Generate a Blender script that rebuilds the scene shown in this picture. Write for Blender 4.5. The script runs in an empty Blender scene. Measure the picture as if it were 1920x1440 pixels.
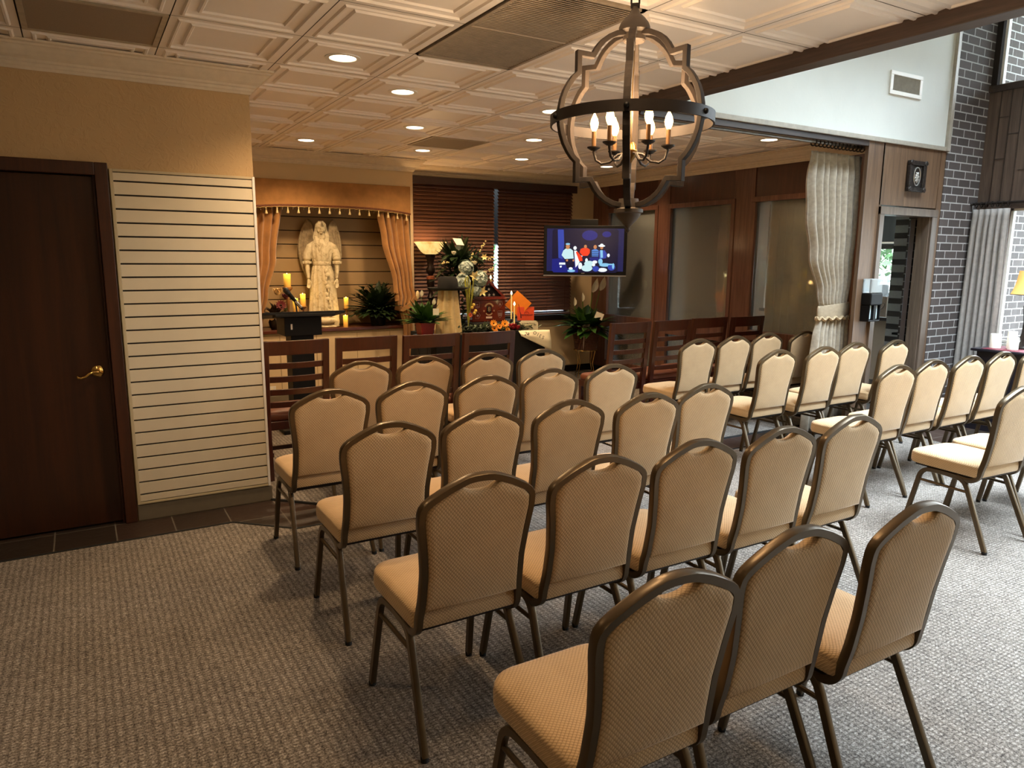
import bpy, math, random
import numpy as np
from mathutils import Vector, Matrix
random.seed(7)
C = bpy.context.scene.collection
sc = bpy.context.scene
PI = math.pi

# ---------------------------------------------------------------- camera
CAM = (-1.0688280, -3.8863064, 1.6210887)
R = [[0.8595385, -0.5110207, 0.0071633], [-0.0826768, -0.1528670, -0.9847823], [0.5043392, 0.8458661, -0.1736446]]
cd = bpy.data.cameras.new('camera'); cam = bpy.data.objects.new('camera', cd); C.objects.link(cam)
cam.matrix_world = Matrix([[R[0][i], -R[1][i], -R[2][i], CAM[i]] for i in range(3)] + [[0, 0, 0, 1]])
cd.sensor_width = 36; cd.lens = 1347.097 / 1920 * 36; cd.clip_start = 0.05; cd.clip_end = 200
sc.camera = cam
sc.view_settings.view_transform = 'Standard'; sc.view_settings.look = 'None'
sc.view_settings.exposure = 0.32; sc.view_settings.gamma = 1.0
sc.view_settings.use_curve_mapping = False
try:
    sc.cycles.use_denoising = True
    sc.cycles.max_bounces = 7; sc.cycles.diffuse_bounces = 4; sc.cycles.glossy_bounces = 3
    sc.cycles.transmission_bounces = 4; sc.cycles.transparent_max_bounces = 8
    sc.cycles.caustics_reflective = False; sc.cycles.caustics_refractive = False
    sc.cycles.sample_clamp_indirect = 6.0
except Exception: pass

# ---------------------------------------------------------------- world (bright overcast daylight)
DAY = 13.0
w = bpy.data.worlds.new('world'); sc.world = w; w.use_nodes = True
nt = w.node_tree; nt.nodes.clear()
tc = nt.nodes.new('ShaderNodeTexCoord'); sep = nt.nodes.new('ShaderNodeSeparateXYZ')
rmp = nt.nodes.new('ShaderNodeValToRGB'); bg = nt.nodes.new('ShaderNodeBackground'); wo = nt.nodes.new('ShaderNodeOutputWorld')
rmp.color_ramp.elements[0].position = 0.0; rmp.color_ramp.elements[0].color = (0.30, 0.32, 0.30, 1)
rmp.color_ramp.elements[1].position = 0.12; rmp.color_ramp.elements[1].color = (0.60, 0.68, 0.74, 1)
e = rmp.color_ramp.elements.new(1.0); e.color = (2.3, 2.65, 3.0, 1)
nt.links.new(tc.outputs['Generated'], sep.inputs[0]); nt.links.new(sep.outputs[2], rmp.inputs[0])
nt.links.new(rmp.outputs[0], bg.inputs[0]); bg.inputs[1].default_value = DAY; nt.links.new(bg.outputs[0], wo.inputs[0])

WARM = (1.0, 0.68, 0.38)
def portal(loc, rot, sx, sy):
    l = bpy.data.lights.new('daylight_portal', 'AREA'); l.shape = 'RECTANGLE'; l.size = sx; l.size_y = sy
    try: l.cycles.is_portal = True
    except Exception: return
    o = bpy.data.objects.new('daylight_portal', l); o.location = loc; o.rotation_euler = rot; C.objects.link(o)
portal((7.06, -2.8, 1.47), (0, PI/2, 0), 1.36, 5.2)     # lower atrium windows (facing -X)
portal((7.06, -2.6, 3.98), (0, PI/2, 0), 1.36, 5.6)     # upper atrium windows
portal((4.85, -3.0, 4.95), (0, 0, 0), 3.1, 4.0)      # skylight added overhead, out of view (facing down)
portal((8.36, 2.5, 1.6), (0, PI/2, 0), 1.5, 3.6)        # hall window

# ---------------------------------------------------------------- materials
def lin(c):
    if isinstance(c, str):
        c = c.lstrip('#'); c = [int(c[i:i+2], 16)/255 for i in (0, 2, 4)]
    return tuple(((x/12.92) if x <= 0.04045 else ((x+0.055)/1.055)**2.4) for x in c)
MATS = {}
class MT:
    def __init__(s, name, rough=0.6, metal=0.0):
        s.m = bpy.data.materials.new(name); s.m.use_nodes = True; s.n = s.m.node_tree.nodes; s.l = s.m.node_tree.links
        s.b = s.n['Principled BSDF']; s.b.inputs['Roughness'].default_value = rough; s.b.inputs['Metallic'].default_value = metal
        s.tc = None; MATS[name] = s.m
    def node(s, t, **k):
        n = s.n.new(t)
        for a, v in k.items(): setattr(n, a, v)
        return n
    def co(s, scale=(1, 1, 1), rot=(0, 0, 0), kind='Object', loc=(0, 0, 0)):
        if s.tc is None: s.tc = s.node('ShaderNodeTexCoord')
        m = s.node('ShaderNodeMapping'); m.inputs['Scale'].default_value = scale; m.inputs['Rotation'].default_value = rot; m.inputs['Location'].default_value = loc
        s.l.new(s.tc.outputs[kind], m.inputs[0]); return m.outputs[0]
    def noise(s, vec, scale, detail=3, rough=0.6, dist=0.0):
        n = s.node('ShaderNodeTexNoise'); s.l.new(vec, n.inputs['Vector']); n.inputs['Scale'].default_value = scale
        n.inputs['Detail'].default_value = detail; n.inputs['Roughness'].default_value = rough; n.inputs['Distortion'].default_value = dist
        return n.outputs['Fac']
    def ramp(s, fac, stops):
        r = s.node('ShaderNodeValToRGB'); s.l.new(fac, r.inputs[0]); el = r.color_ramp.elements
        while len(el) < len(stops): el.new(0.5)
        for e, (p, c) in zip(el, stops):
            e.position = p; e.color = (*c, 1) if len(c) == 3 else c
        return r.outputs[0]
    def math(s, op, a, b=None, c=None):
        n = s.node('ShaderNodeMath', operation=op)
        for i, v in enumerate((a, b, c)):
            if v is None: continue
            if isinstance(v, (int, float)): n.inputs[i].default_value = v
            else: s.l.new(v, n.inputs[i])
        return n.outputs[0]
    def mix(s, fac, a, b):
        n = s.node('ShaderNodeMix', data_type='RGBA')
        for i, v in ((0, fac), (6, a), (7, b)):
            if isinstance(v, (int, float)): n.inputs[i].default_value = v
            elif isinstance(v, tuple): n.inputs[i].default_value = (*v, 1)
            else: s.l.new(v, n.inputs[i])
        return n.outputs[2]
    def col(s, c):
        if isinstance(c, tuple): s.b.inputs['Base Color'].default_value = (*c, 1)
        else: s.l.new(c, s.b.inputs['Base Color'])
    def bump(s, h, strength=0.3, dist=0.01):
        n = s.node('ShaderNodeBump'); n.inputs['Strength'].default_value = strength; n.inputs['Distance'].default_value = dist
        s.l.new(h, n.inputs['Height']); s.l.new(n.outputs[0], s.b.inputs['Normal'])
    def sep(s, v):
        n = s.node('ShaderNodeSeparateXYZ'); s.l.new(v, n.inputs[0]); return n.outputs

def plain(name, c, rough=0.6, metal=0.0, var=0.12, scale=20, bump=0.0, emis=0, sheen=0, emc=None):
    m = MT(name, rough, metal); base = lin(c)
    n = m.noise(m.co(), scale, 3)
    m.col(m.ramp(n, [(0.3, tuple(x*(1-var) for x in base)), (0.7, tuple(min(1, x*(1+var)) for x in base))]))
    if bump: m.bump(n, bump, 0.01)
    if sheen: m.b.inputs['Sheen Weight'].default_value = sheen
    if emis:
        m.b.inputs['Emission Color'].default_value = (*lin(emc or c), 1); m.b.inputs['Emission Strength'].default_value = emis
    return m.m
def wood(name, a, b, rough=0.4, axis='Z', scale=1.0, bumpy=0.08, coat=0.0):
    m = MT(name, rough)
    s = {'Z': (14, 14, 0.8), 'X': (0.8, 14, 14), 'Y': (14, 0.8, 14)}[axis]
    v = m.co(tuple(x*scale for x in s))
    n = m.noise(v, 1.6, 6, 0.65, 1.2); n2 = m.noise(v, 7, 4, 0.7, 0.3)
    f = m.math('ADD', m.math('MULTIPLY', n, 0.7), m.math('MULTIPLY', n2, 0.3))
    m.col(m.ramp(f, [(0.32, lin(a)), (0.5, tuple((x+y)/2 for x, y in zip(lin(a), lin(b)))), (0.66, lin(b))]))
    m.bump(n2, bumpy, 0.004)
    if coat: m.b.inputs['Coat Weight'].default_value = coat; m.b.inputs['Coat Roughness'].default_value = 0.15
    return m.m

def mk_wall(name, c, strength=0.25, sc_=14, var=0.05):
    m = MT(name, 0.75); v = m.co()
    n = m.noise(v, sc_, 5, 0.6, 1.5); n2 = m.noise(v, 1.3, 3)
    tex = m.ramp(n, [(0.48, (0, 0, 0)), (0.60, (1, 1, 1))])
    b = lin(c); m.col(m.ramp(n2, [(0.3, tuple(x*(1-var) for x in b)), (0.7, tuple(x*(1+var) for x in b))]))
    m.bump(tex, strength, 0.004); return m.m
M = {}
M['wall'] = mk_wall('textured beige paint', '#bd9f74', 0.35, 16)
M['wall_white'] = mk_wall('pale plaster', '#d9dcd6', 0.06, 12)
M['wall_cream'] = mk_wall('cream paint', '#cdb690', 0.1)
M['crown'] = plain('crown white paint', '#d8cab4', 0.5, var=0.05)
M['tile'] = plain('ceiling tile white', '#f0e8e1', 0.45, var=0.02, scale=3)
M['grid'] = plain('ceiling seam dark', '#4a3f34', 0.7)
M['panel_cream'] = plain('slatwall cream', '#d2c6ac', 0.5, var=0.04, scale=4)
M['panel_gap'] = plain('slatwall groove', '#2e241a', 0.8)
M['base'] = plain('taupe vinyl base', '#6d6453', 0.5, var=0.06)
M['base_dark'] = plain('black baseboard', '#17120f', 0.4)
M['dark_door'] = wood('dark door veneer', '#25130a', '#40210f', 0.35, 'Z', 0.6)
M['dark_trim'] = wood('dark door casing', '#2c160b', '#4a2613', 0.4, 'Z', 1)
M['beam'] = wood('dark beam wood', '#33251e', '#57453a', 0.4, 'Y', 1)
M['header'] = wood('dark header wood', '#2c221c', '#46382f', 0.4, 'X', 1)
M['cherry'] = wood('reddish window wood', '#47291f', '#74503f', 0.35, 'Z', 1, coat=0.2)
M['cherry_dark'] = wood('deep mahogany panel', '#3a221b', '#573529', 0.3, 'Z', 0.5, coat=0.3)
M['panelling'] = wood('greyed oak panelling', '#4d3a2b', '#7b6049', 0.5, 'Z', 0.8)
M['panelling_dark'] = wood('dark board panelling', '#44372f', '#6b594c', 0.5, 'Z', 0.8)
M['chairwood'] = wood('espresso chair wood', '#280e06', '#43190c', 0.3, 'Z', 1, coat=0.3)
M['brass'] = plain('polished brass', '#d9b56b', 0.18, 1.0, var=0.03)
M['bronze'] = plain('bronze painted steel', '#594a35', 0.32, 0.55, var=0.05)
M['black'] = plain('black satin', '#070708', 0.55)
M['black'].node_tree.nodes['Principled BSDF'].inputs['Specular IOR Level'].default_value = 0.25
M['blackcloth'] = plain('black table cloth', '#0d0c0d', 0.95, var=0.3, scale=60)
M['rubber'] = plain('black rubber', '#0c0c0c', 0.8)
M['iron'] = plain('dark brown iron', '#2b2420', 0.5, 0.5)
M['leather'] = plain('brown leather', '#6b3a24', 0.5, var=0.15, scale=12, bump=0.15)
M['white'] = plain('white paint', '#e4e0d8', 0.5, var=0.03)
M['cream'] = plain('cream paper', '#efe6c8', 0.7, var=0.03)
M['chrome'] = plain('chrome', '#c8c8c8', 0.15, 1.0, var=0.02)

def mk_fabric(name, a, b, k):
    m = MT(name, 0.8); o = m.sep(m.co())
    q = m.math('ADD', o[1], o[2]); x = m.math('SINE', m.math('MULTIPLY', m.math('ADD', o[0], q), k)); yz = m.math('SINE', m.math('MULTIPLY', m.math('SUBTRACT', o[0], q), k))
    p = m.math('MULTIPLY', x, yz); h = m.math('ABSOLUTE', p)
    n = m.noise(m.co(), 260, 2); n3 = m.noise(m.co(), 9, 3)
    f = m.math('ADD', m.math('MULTIPLY', h, 0.75), m.math('MULTIPLY', n3, 0.35))
    c = m.ramp(f, [(0.16, lin(a)), (0.42, lin(b)), (0.9, tuple(v*1.05 for v in lin(b)))])
    m.col(c); m.bump(m.math('ADD', h, m.math('MULTIPLY', n, 0.3)), 0.22, 0.003)
    m.b.inputs['Sheen Weight'].default_value = 0.25; m.b.inputs['Sheen Roughness'].default_value = 0.4
    return m.m
M['fabric'] = mk_fabric('honeycomb beige upholstery', '#9c805a', '#c9aa80', 250)

def mk_carpet():
    m = MT('looped grey carpet', 0.95); v = m.co(); o = m.sep(v)
    wob = m.math('MULTIPLY', m.math('SUBTRACT', m.noise(v, 24, 2), 0.5), 1.6)
    ribs = m.math('ABSOLUTE', m.math('SINE', m.math('ADD', m.math('MULTIPLY', o[0], PI/0.028), wob)))
    cross = m.math('ABSOLUTE', m.math('SINE', m.math('ADD', m.math('MULTIPLY', o[1], PI/0.017), m.math('MULTIPLY', wob, 2.0))))
    loops = m.noise(v, 150, 3, 0.75); mid = m.noise(v, 45, 2, 0.6); big = m.noise(v, 2.0, 3)
    f = m.math('ADD', m.math('ADD', m.math('MULTIPLY', loops, 0.95), m.math('MULTIPLY', m.math('MULTIPLY', ribs, cross), 0.16)), m.math('ADD', m.math('MULTIPLY', big, 0.12), m.math('MULTIPLY', mid, 0.25)))
    m.col(m.ramp(f, [(0.54, lin('#352f2a')), (0.78, lin('#857d74')), (1.0, lin('#cac3ba'))]))
    m.bump(f, 0.8, 0.008); return m.m
M['carpet'] = mk_carpet()

def mk_brick(name, bc, bc2, mc, rotx=PI/2):
    m = MT(name, 0.9)
    v = m.co((1, 1, 1), (rotx, 0, 0))
    b = m.node('ShaderNodeTexBrick'); m.l.new(v, b.inputs['Vector'])
    b.inputs['Scale'].default_value = 1.0; b.inputs['Brick Width'].default_value = 0.21; b.inputs['Row Height'].default_value = 0.078
    b.inputs['Mortar Size'].default_value = 0.006; b.inputs['Mortar Smooth'].default_value = 0.1; b.inputs['Bias'].default_value = 0
    b.inputs['Color1'].default_value = (*lin(bc), 1); b.inputs['Color2'].default_value = (*lin(bc2), 1); b.inputs['Mortar'].default_value = (*lin(mc), 1)
    n = m.noise(m.co(), 60, 4)
    m.col(m.mix(m.math('MULTIPLY', n, 0.35), b.outputs[0], lin('#2a2624')))
    m.bump(m.math('SUBTRACT', m.math('MULTIPLY', n, 0.3), b.outputs['Fac']), 0.5, 0.01); return m.m
M['brick'] = mk_brick('dark brown brick', '#4b4442', '#5d5552', '#c4c3c1')

def mk_slate():
    m = MT('dark slate tile', 0.35)
    b = m.node('ShaderNodeTexBrick'); m.l.new(m.co((1, 1, 1), loc=(0.08, 0.02, 0)), b.inputs['Vector']); b.offset = 0.0
    b.inputs['Scale'].default_value = 1.0; b.inputs['Brick Width'].default_value = 0.31; b.inputs['Row Height'].default_value = 0.31
    b.inputs['Mortar Size'].default_value = 0.004; b.inputs['Color1'].default_value = (*lin('#2c241d'), 1); b.inputs['Color2'].default_value = (*lin('#443027'), 1)
    b.inputs['Mortar'].default_value = (*lin('#6d665c'), 1)
    n = m.noise(m.co(), 9, 5, 0.7, 2)
    m.col(m.mix(m.math('MULTIPLY', n, 0.5), b.outputs[0], lin('#221f1d'))); m.bump(n, 0.25, 0.01); return m.m
M['slate'] = mk_slate()

# ---------------------------------------------------------------- mesh helpers
class MB:
    def __init__(s): s.v = []; s.f = []; s.mi = []; s.cur = 0
    def add(s, vs, fs):
        o = len(s.v); s.v += [tuple(v) for v in vs]; s.f += [tuple(i+o for i in f) for f in fs]; s.mi += [s.cur]*len(fs); return s
    def box(s, x0, x1, y0, y1, z0, z1, T=None):
        vs = [(x, y, z) for x in (x0, x1) for y in (y0, y1) for z in (z0, z1)]
        if T: vs = [T @ Vector(v) for v in vs]
        return s.add(vs, [(0, 1, 3, 2), (4, 6, 7, 5), (0, 4, 5, 1), (2, 3, 7, 6), (0, 2, 6, 4), (1, 5, 7, 3)])
    def cbox(s, c, d, T=None): return s.box(c[0]-d[0]/2, c[0]+d[0]/2, c[1]-d[1]/2, c[1]+d[1]/2, c[2]-d[2]/2, c[2]+d[2]/2, T)
    def rings(s, rs, closed=True, cap=True, loop=False):
        n = len(rs[0]); o = len(s.v); s.v += [tuple(p) for r in rs for p in r]; k = len(s.f)
        for i in range(len(rs)-1 + (1 if loop else 0)):
            i2 = (i+1) % len(rs)
            for j in range(n if closed else n-1):
                j2 = (j+1) % n; s.f.append((o+i*n+j, o+i*n+j2, o+i2*n+j2, o+i2*n+j))
        if cap and closed and not loop:
            s.f.append(tuple(o+j for j in reversed(range(n)))); s.f.append(tuple(o+(len(rs)-1)*n+j for j in range(n)))
        s.mi += [s.cur]*(len(s.f)-k); return s
    def lathe(s, prof, c=(0, 0, 0), n=20, T=None, cap=True, fn=None):
        rs = []
        for r, z in prof:
            ring = []
            for j in range(n):
                a = 2*PI*j/n; rr = fn(r, z, a) if fn else r
                p = Vector((c[0]+rr*math.cos(a), c[1]+rr*math.sin(a), c[2]+z)); ring.append(T @ p if T else p)
            rs.append(ring)
        return s.rings(rs, True, cap)
    def sweep(s, pts, prof, up=(0, 0, 1), loop=False, scale=None, cap=True):
        # prof: list of (a,b): a along side, b along up'
        P = [Vector(p) for p in pts]; n = len(P); rs = []; up = Vector(up)
        prevs = None
        for i in range(n):
            a = P[(i-1) % n] if (i > 0 or loop) else P[i]; b = P[(i+1) % n] if (i < n-1 or loop) else P[i]
            t = (b-a).normalized()
            side = t.cross(up)
            if side.length < 1e-3: side = prevs if prevs is not None else t.cross(Vector((1, 0, 0)))
            side.normalize()
            if prevs is not None and side.dot(prevs) < 0 and not loop: side = -side
            prevs = side; u2 = side.cross(t).normalized()
            k = scale[i] if scale else 1
            rs.append([P[i]+side*x*k+u2*y*k for x, y in prof])
        return s.rings(rs, True, cap, loop)
    def tube(s, pts, r, n=8, loop=False, cap=True):
        P = [Vector(p) for p in pts]; m = len(P); rs = []; rad = r if isinstance(r, (list, tuple)) else [r]*m
        nrm = None
        for i in range(m):
            a = P[(i-1) % m] if (i > 0 or loop) else P[i]; b = P[(i+1) % m] if (i < m-1 or loop) else P[i]
            t = (b-a).normalized()
            if nrm is None:
                nrm = t.cross(Vector((0, 0, 1)))
                if nrm.length < 0.05: nrm = t.cross(Vector((1, 0, 0)))
            nrm = (nrm - t*nrm.dot(t)).normalized(); bi = t.cross(nrm)
            rs.append([P[i]+(nrm*math.cos(2*PI*j/n)+bi*math.sin(2*PI*j/n))*rad[i] for j in range(n)])
        return s.rings(rs, True, cap, loop)
    def prism(s, poly, h, T=None, base=0.0):
        n = len(poly); a = [Vector((x, y, base)) for x, y in poly]; b = [Vector((x, y, base+h)) for x, y in poly]
        vs = a+b
        if T: vs = [T @ v for v in vs]
        return s.add(vs, [tuple(reversed(range(n))), tuple(range(n, 2*n))] + [(i, (i+1) % n, n+(i+1) % n, n+i) for i in range(n)])
    def ell(s, c, r, nu=12, nv=8, T=None, fn=None):
        rs = []
        for i in range(1, nv):
            ph = PI*i/nv; ring = []
            for j in range(nu):
                th = 2*PI*j/nu; p = Vector((math.sin(ph)*math.cos(th), math.sin(ph)*math.sin(th), -math.cos(ph)))
                if fn: p = fn(p)
                p = Vector((c[0]+p.x*r[0], c[1]+p.y*r[1], c[2]+p.z*r[2])); ring.append(T @ p if T else p)
            rs.append(ring)
        o = len(s.v); s.rings(rs, True, False)
        pb = Vector((0, 0, -1)); pt = Vector((0, 0, 1))
        if fn: pb = fn(pb); pt = fn(pt)
        pb, pt = [Vector((c[0]+q.x*r[0], c[1]+q.y*r[1], c[2]+q.z*r[2])) for q in (pb, pt)]
        if T: pb, pt = T @ pb, T @ pt
        m = len(s.v); s.v += [tuple(pb), tuple(pt)]; L = o+(nv-2)*nu
        for j in range(nu):
            s.f.append((m, o+(j+1) % nu, o+j)); s.f.append((m+1, L+j, L+(j+1) % nu)); s.mi += [s.cur]*2
        return s
    def leaf(s, base, direction, length, width, droop=0.3, n=5, up=(0, 0, 1), fold=0.15, curl=0.0):
        d = Vector(direction).normalized(); upv = Vector(up); side = d.cross(upv)
        if side.length < 0.05: side = d.cross(Vector((1, 0, 0)))
        side.normalize(); nn = side.cross(d).normalized(); rows = []
        p = Vector(base)
        for i in range(n+1):
            t = i/n; wd = width*math.sin(PI*min(1, max(0.0, 0.04+0.96*t)**0.8))*0.5
            q = p + d*length*t - Vector((0, 0, 1))*droop*length*t*t
            rows.append([q-side*wd+nn*fold*wd, q-nn*fold*wd*0.5, q+side*wd+nn*fold*wd])
        o = len(s.v); s.v += [tuple(x) for r in rows for x in r]
        for i in range(n):
            for j in range(2): s.f.append((o+i*3+j, o+i*3+j+1, o+i*3+j+4, o+i*3+j+3)); s.mi.append(s.cur)
        return s
def obj(name, mb, mat, parent=None, smooth=True, bevel=0, bseg=2, subsurf=0, solid=0, ang=40, loc=None):
    me = bpy.data.meshes.new(name); me.from_pydata(mb.v, [], mb.f)
    mats = mat if isinstance(mat, (list, tuple)) else [mat]
    for m in mats: me.materials.append(m.m if isinstance(m, MT) else m)
    if len(mats) > 1: me.polygons.foreach_set('material_index', mb.mi)
    me.validate(); me.update()
    import bmesh
    bm = bmesh.new(); bm.from_mesh(me); bmesh.ops.recalc_face_normals(bm, faces=bm.faces); bm.to_mesh(me); bm.free()
    if smooth:
        me.polygons.foreach_set('use_smooth', [True]*len(me.polygons))
        try: me.set_sharp_from_angle(angle=math.radians(ang))
        except Exception: pass
    o = bpy.data.objects.new(name, me); C.objects.link(o)
    if loc: o.location = loc
    if parent is not None: o.parent = parent
    if solid: md = o.modifiers.new('s', 'SOLIDIFY'); md.thickness = solid; md.offset = 0
    if bevel: md = o.modifiers.new('b', 'BEVEL'); md.width = bevel; md.segments = bseg; md.limit_method = 'ANGLE'; md.angle_limit = math.radians(35)
    if subsurf: md = o.modifiers.new('u', 'SUBSURF'); md.levels = subsurf; md.render_levels = subsurf
    return o
def thing(name, label, cat, loc=(0, 0, 0), rz=0, group=None):
    o = bpy.data.objects.new(name, None); C.objects.link(o); o.location = loc; o.rotation_euler = (0, 0, rz)
    o.empty_display_size = 0.1; o['label'] = label; o['category'] = cat
    if group: o['group'] = group
    return o
def tag(o, label, cat, group=None, kind=None):
    o['label'] = label; o['category'] = cat
    if group: o['group'] = group
    if kind: o['kind'] = kind
    return o
def struct(name, mb, mat, label=None, parent=None, **k):
    o = obj(name, mb, mat, parent, **k)
    if parent is None:
        o['kind'] = 'structure'
        if label: o['label'] = label
    return o
def dup(root, loc, rz, label=None, group=None):
    r = root.copy(); C.objects.link(r); r.location = loc; r.rotation_euler = (0, 0, rz)
    if label: r['label'] = label
    if group: r['group'] = group
    def rec(a, b):
        for ch in KIDS.get(a.name, []):
            c = ch.copy(); C.objects.link(c); c.parent = b; KIDS.setdefault(b.name, []).append(c); rec(ch, c)
    rec(root, r); return r
KIDS = {}
def kids_of(o):
    allo = list(C.objects)
    def rec(a):
        KIDS[a.name] = [x for x in allo if x.parent is a]
        for x in KIDS[a.name]: rec(x)
    rec(o)
def text(name, s, size, mat, parent, mw, extrude=0.0008, align='CENTER'):
    cu = bpy.data.curves.new(name, 'FONT'); cu.body = s; cu.size = size; cu.extrude = extrude; cu.align_x = align; cu.align_y = 'CENTER'
    o = bpy.data.objects.new(name+'_tmp', cu); C.objects.link(o)
    dg = bpy.context.evaluated_depsgraph_get(); me = bpy.data.meshes.new_from_object(o.evaluated_get(dg))
    C.objects.unlink(o); bpy.data.objects.remove(o)
    me.materials.clear(); me.materials.append(mat)
    q = bpy.data.objects.new(name, me); C.objects.link(q); q.parent = parent; q.matrix_local = mw
    return q
def lathe_obj(name, prof, mat, parent=None, n=20, loc=(0, 0, 0), **k):
    return obj(name, MB().lathe(prof, loc, n), mat, parent, **k)
def arc(c, r, a0, a1, n): return [(c[0]+r*math.cos(a0+(a1-a0)*i/n), c[1]+r*math.sin(a0+(a1-a0)*i/n)) for i in range(n+1)]

# ================================================================ ROOM
H = 2.716; T = 0.6096
YD = 0.92; XB = -0.09; YN = 4.12; YW = 4.5; XR = 5.25; XBM = 2.35; YH = 0.20; XA = 6.9; YB = -5.6; XL = -4.4; HA = 4.75
# floor: slate base, carpets above
m = MB().box(XL-.2, 8.4, YB-.2, 4.8, -0.12, 0.0); struct('floor', m, M['slate'], smooth=False)
cz = 0.008
m = MB().prism([(XL, YB), (5.47, YB), (5.47, 0.29), (-0.08, 0.29), (-0.385, 0.585), (XL, 0.585)], cz)
o = obj('carpet', m, M['carpet'], smooth=False); tag(o, 'grey looped carpet under the rows of beige chairs in the foreground', 'carpet')
m = MB().prism([(0.20, 0.63), (XR, 0.60), (XR, YW), (2.36, YW), (2.36, YN-.01), (XB, YN-.01), (XB, 0.92)], cz)
o = obj('carpet', m, M['carpet'], smooth=False); tag(o, 'brown looped carpet on the far side of the slate strip', 'carpet')
m = MB()
for a, b in (((XL, 0.585), (-0.385, 0.585)), ((-0.385, 0.585), (-0.08, 0.29)), ((-0.08, 0.29), (5.47, 0.29)), ((XB, .92), (0.20, 0.63)), ((0.20, 0.63), (XR, 0.60))):
    m.sweep([(*a, 0.006), (*b, 0.006)], [(-.012, -.006), (.012, -.006), (.008, .006), (-.008, .006)])
struct('trim_1', m, M['rubber'], 'black edging strip between carpet and slate', smooth=False)

# door wall + side of the block
m = MB().box(XL, -1.90, YD, YD+.15, 0, H).box(-.945, XB, YD, YD+.15, 0, H).box(-1.90, -.945, YD, YD+.15, 2.07, H)
struct('wall_left', m, M['wall'], smooth=False)
m = MB().box(XB-.15, XB, YD+.15, YN+.5, 0, H); struct('wall_left_side', m, M['wall'], smooth=False)
# niche wall with opening
nx0, nx1, nz0, nz1 = 0.40, 2.305, 0.82, 2.42
m = MB().box(XB, nx0, YN, YN+.45, 0, H).box(nx1, 2.34, YN, YN+.45, 0, H).box(nx0, nx1, YN, YN+.45, nz1, H).box(nx0, nx1, YN, YN+.45, 0, nz0-.05)
struct('wall_back_niche', m, M['wall_cream'], smooth=False)
m = MB()
for k in range(11):
    z = nz0 + k*0.155; m.box(nx0, nx1, YN+.40, YN+.418, z+.004, min(z+.149, nz1))
bk = struct('wall_back_niche_boards', m, plain('niche board tan', '#a68a62', 0.5, var=0.06, scale=5), smooth=False, bevel=.002)
m = MB().box(nx0, nx1, YN+.42, YN+.45, nz0, nz1); struct('wall_back_niche_gap', m, M['panel_gap'], smooth=False)
# blind wall
wx0, wx1, wz0, wz1 = 2.52, 4.86, 0.84, 2.56
m = MB().box(2.34, wx0, YW, YW+.15, 0, H).box(wx1, XR+.1, YW, YW+.15, 0, H).box(wx0, wx1, YW, YW+.15, 0, wz0).box(wx0, wx1, YW, YW+.15, wz1, H)
struct('wall_back', m, M['wall_cream'], smooth=False)
# right wall: timber window wall with frosted panes
m = MB()
panes = [(2.94, 4.10), (1.93, 2.94-.24), (0.55, 1.93-.29)]
panes = [(3.175, 4.163), (1.924, 2.944), (0.45, 1.633)]
ys = [0.235] + [y for p in sorted(panes) for y in p] + [YW]
for i in range(0, len(ys), 2): m.box(XR, XR+.10, ys[i], ys[i+1], 0, H)
struct('wall_right', m, M['cherry'], smooth=False, bevel=.004)
m = MB()
for y0, y1 in panes: m.box(XR+.012, XR+.10, y0, y1, 2.25, H)
struct('wall_right_upper', m, M['cherry_dark'], smooth=False)
m = MB()
for y0, y1 in panes: m.box(XR-.012, XR+.09, y0-.0, y1, .68, .845).box(XR, XR+.1, y0, y1, 0, .2)
for y0, y1 in panes:
    m.box(XR-.01, XR+.03, y0-.03, y0+.025, .2, 2.25).box(XR-.01, XR+.03, y1-.025, y1+.03, .2, 2.25).box(XR-.014, XR+.03, y0-.03, y1+.03, 2.225, 2.28)
struct('trim_2', m, M['cherry'], 'window sill rail and beading of the timber wall', smooth=False, bevel=.004)
def mk_glass(name, tint, rough, gloss):
    mm = bpy.data.materials.new(name); mm.use_nodes = True; n = mm.node_tree.nodes; l = mm.node_tree.links; n.clear()
    tr = n.new('ShaderNodeBsdfTransparent'); tr.inputs[0].default_value = (*tint, 1)
    gl = n.new('ShaderNodeBsdfGlossy'); gl.inputs['Roughness'].default_value = rough
    df = n.new('ShaderNodeBsdfDiffuse'); df.inputs[0].default_value = (.6, .62, .6, 1)
    m1 = n.new('ShaderNodeMixShader'); m1.inputs[0].default_value = gloss; m2 = n.new('ShaderNodeMixShader'); m2.inputs[0].default_value = gloss*1.2
    fr = n.new('ShaderNodeFresnel'); fr.inputs[0].default_value = 1.45
    l.new(fr.outputs[0], m1.inputs[0]); l.new(tr.outputs[0], m1.inputs[1]); l.new(gl.outputs[0], m1.inputs[2])
    l.new(m1.outputs[0], m2.inputs[1]); l.new(df.outputs[0], m2.inputs[2]); ou = n.new('ShaderNodeOutputMaterial'); l.new(m2.outputs[0], ou.inputs[0])
    return mm
M['glass_dusty'] = mk_glass('dusty interior glass', (.92, .95, .95), .05, .14)
M['glass'] = mk_glass('clear window glass', (.97, .98, .98), .01, .01)
for k, (y0, y1) in enumerate(panes):
    m = MB().box(XR+.05, XR+.056, y0, y1, .845, 2.25).box(XR+.05, XR+.056, y0, y1, .2, .68)
    struct('window_%d' % (k+1), m, M['glass_dusty'], 'dusty interior glass pane in front of beige curtain', smooth=False)
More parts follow.
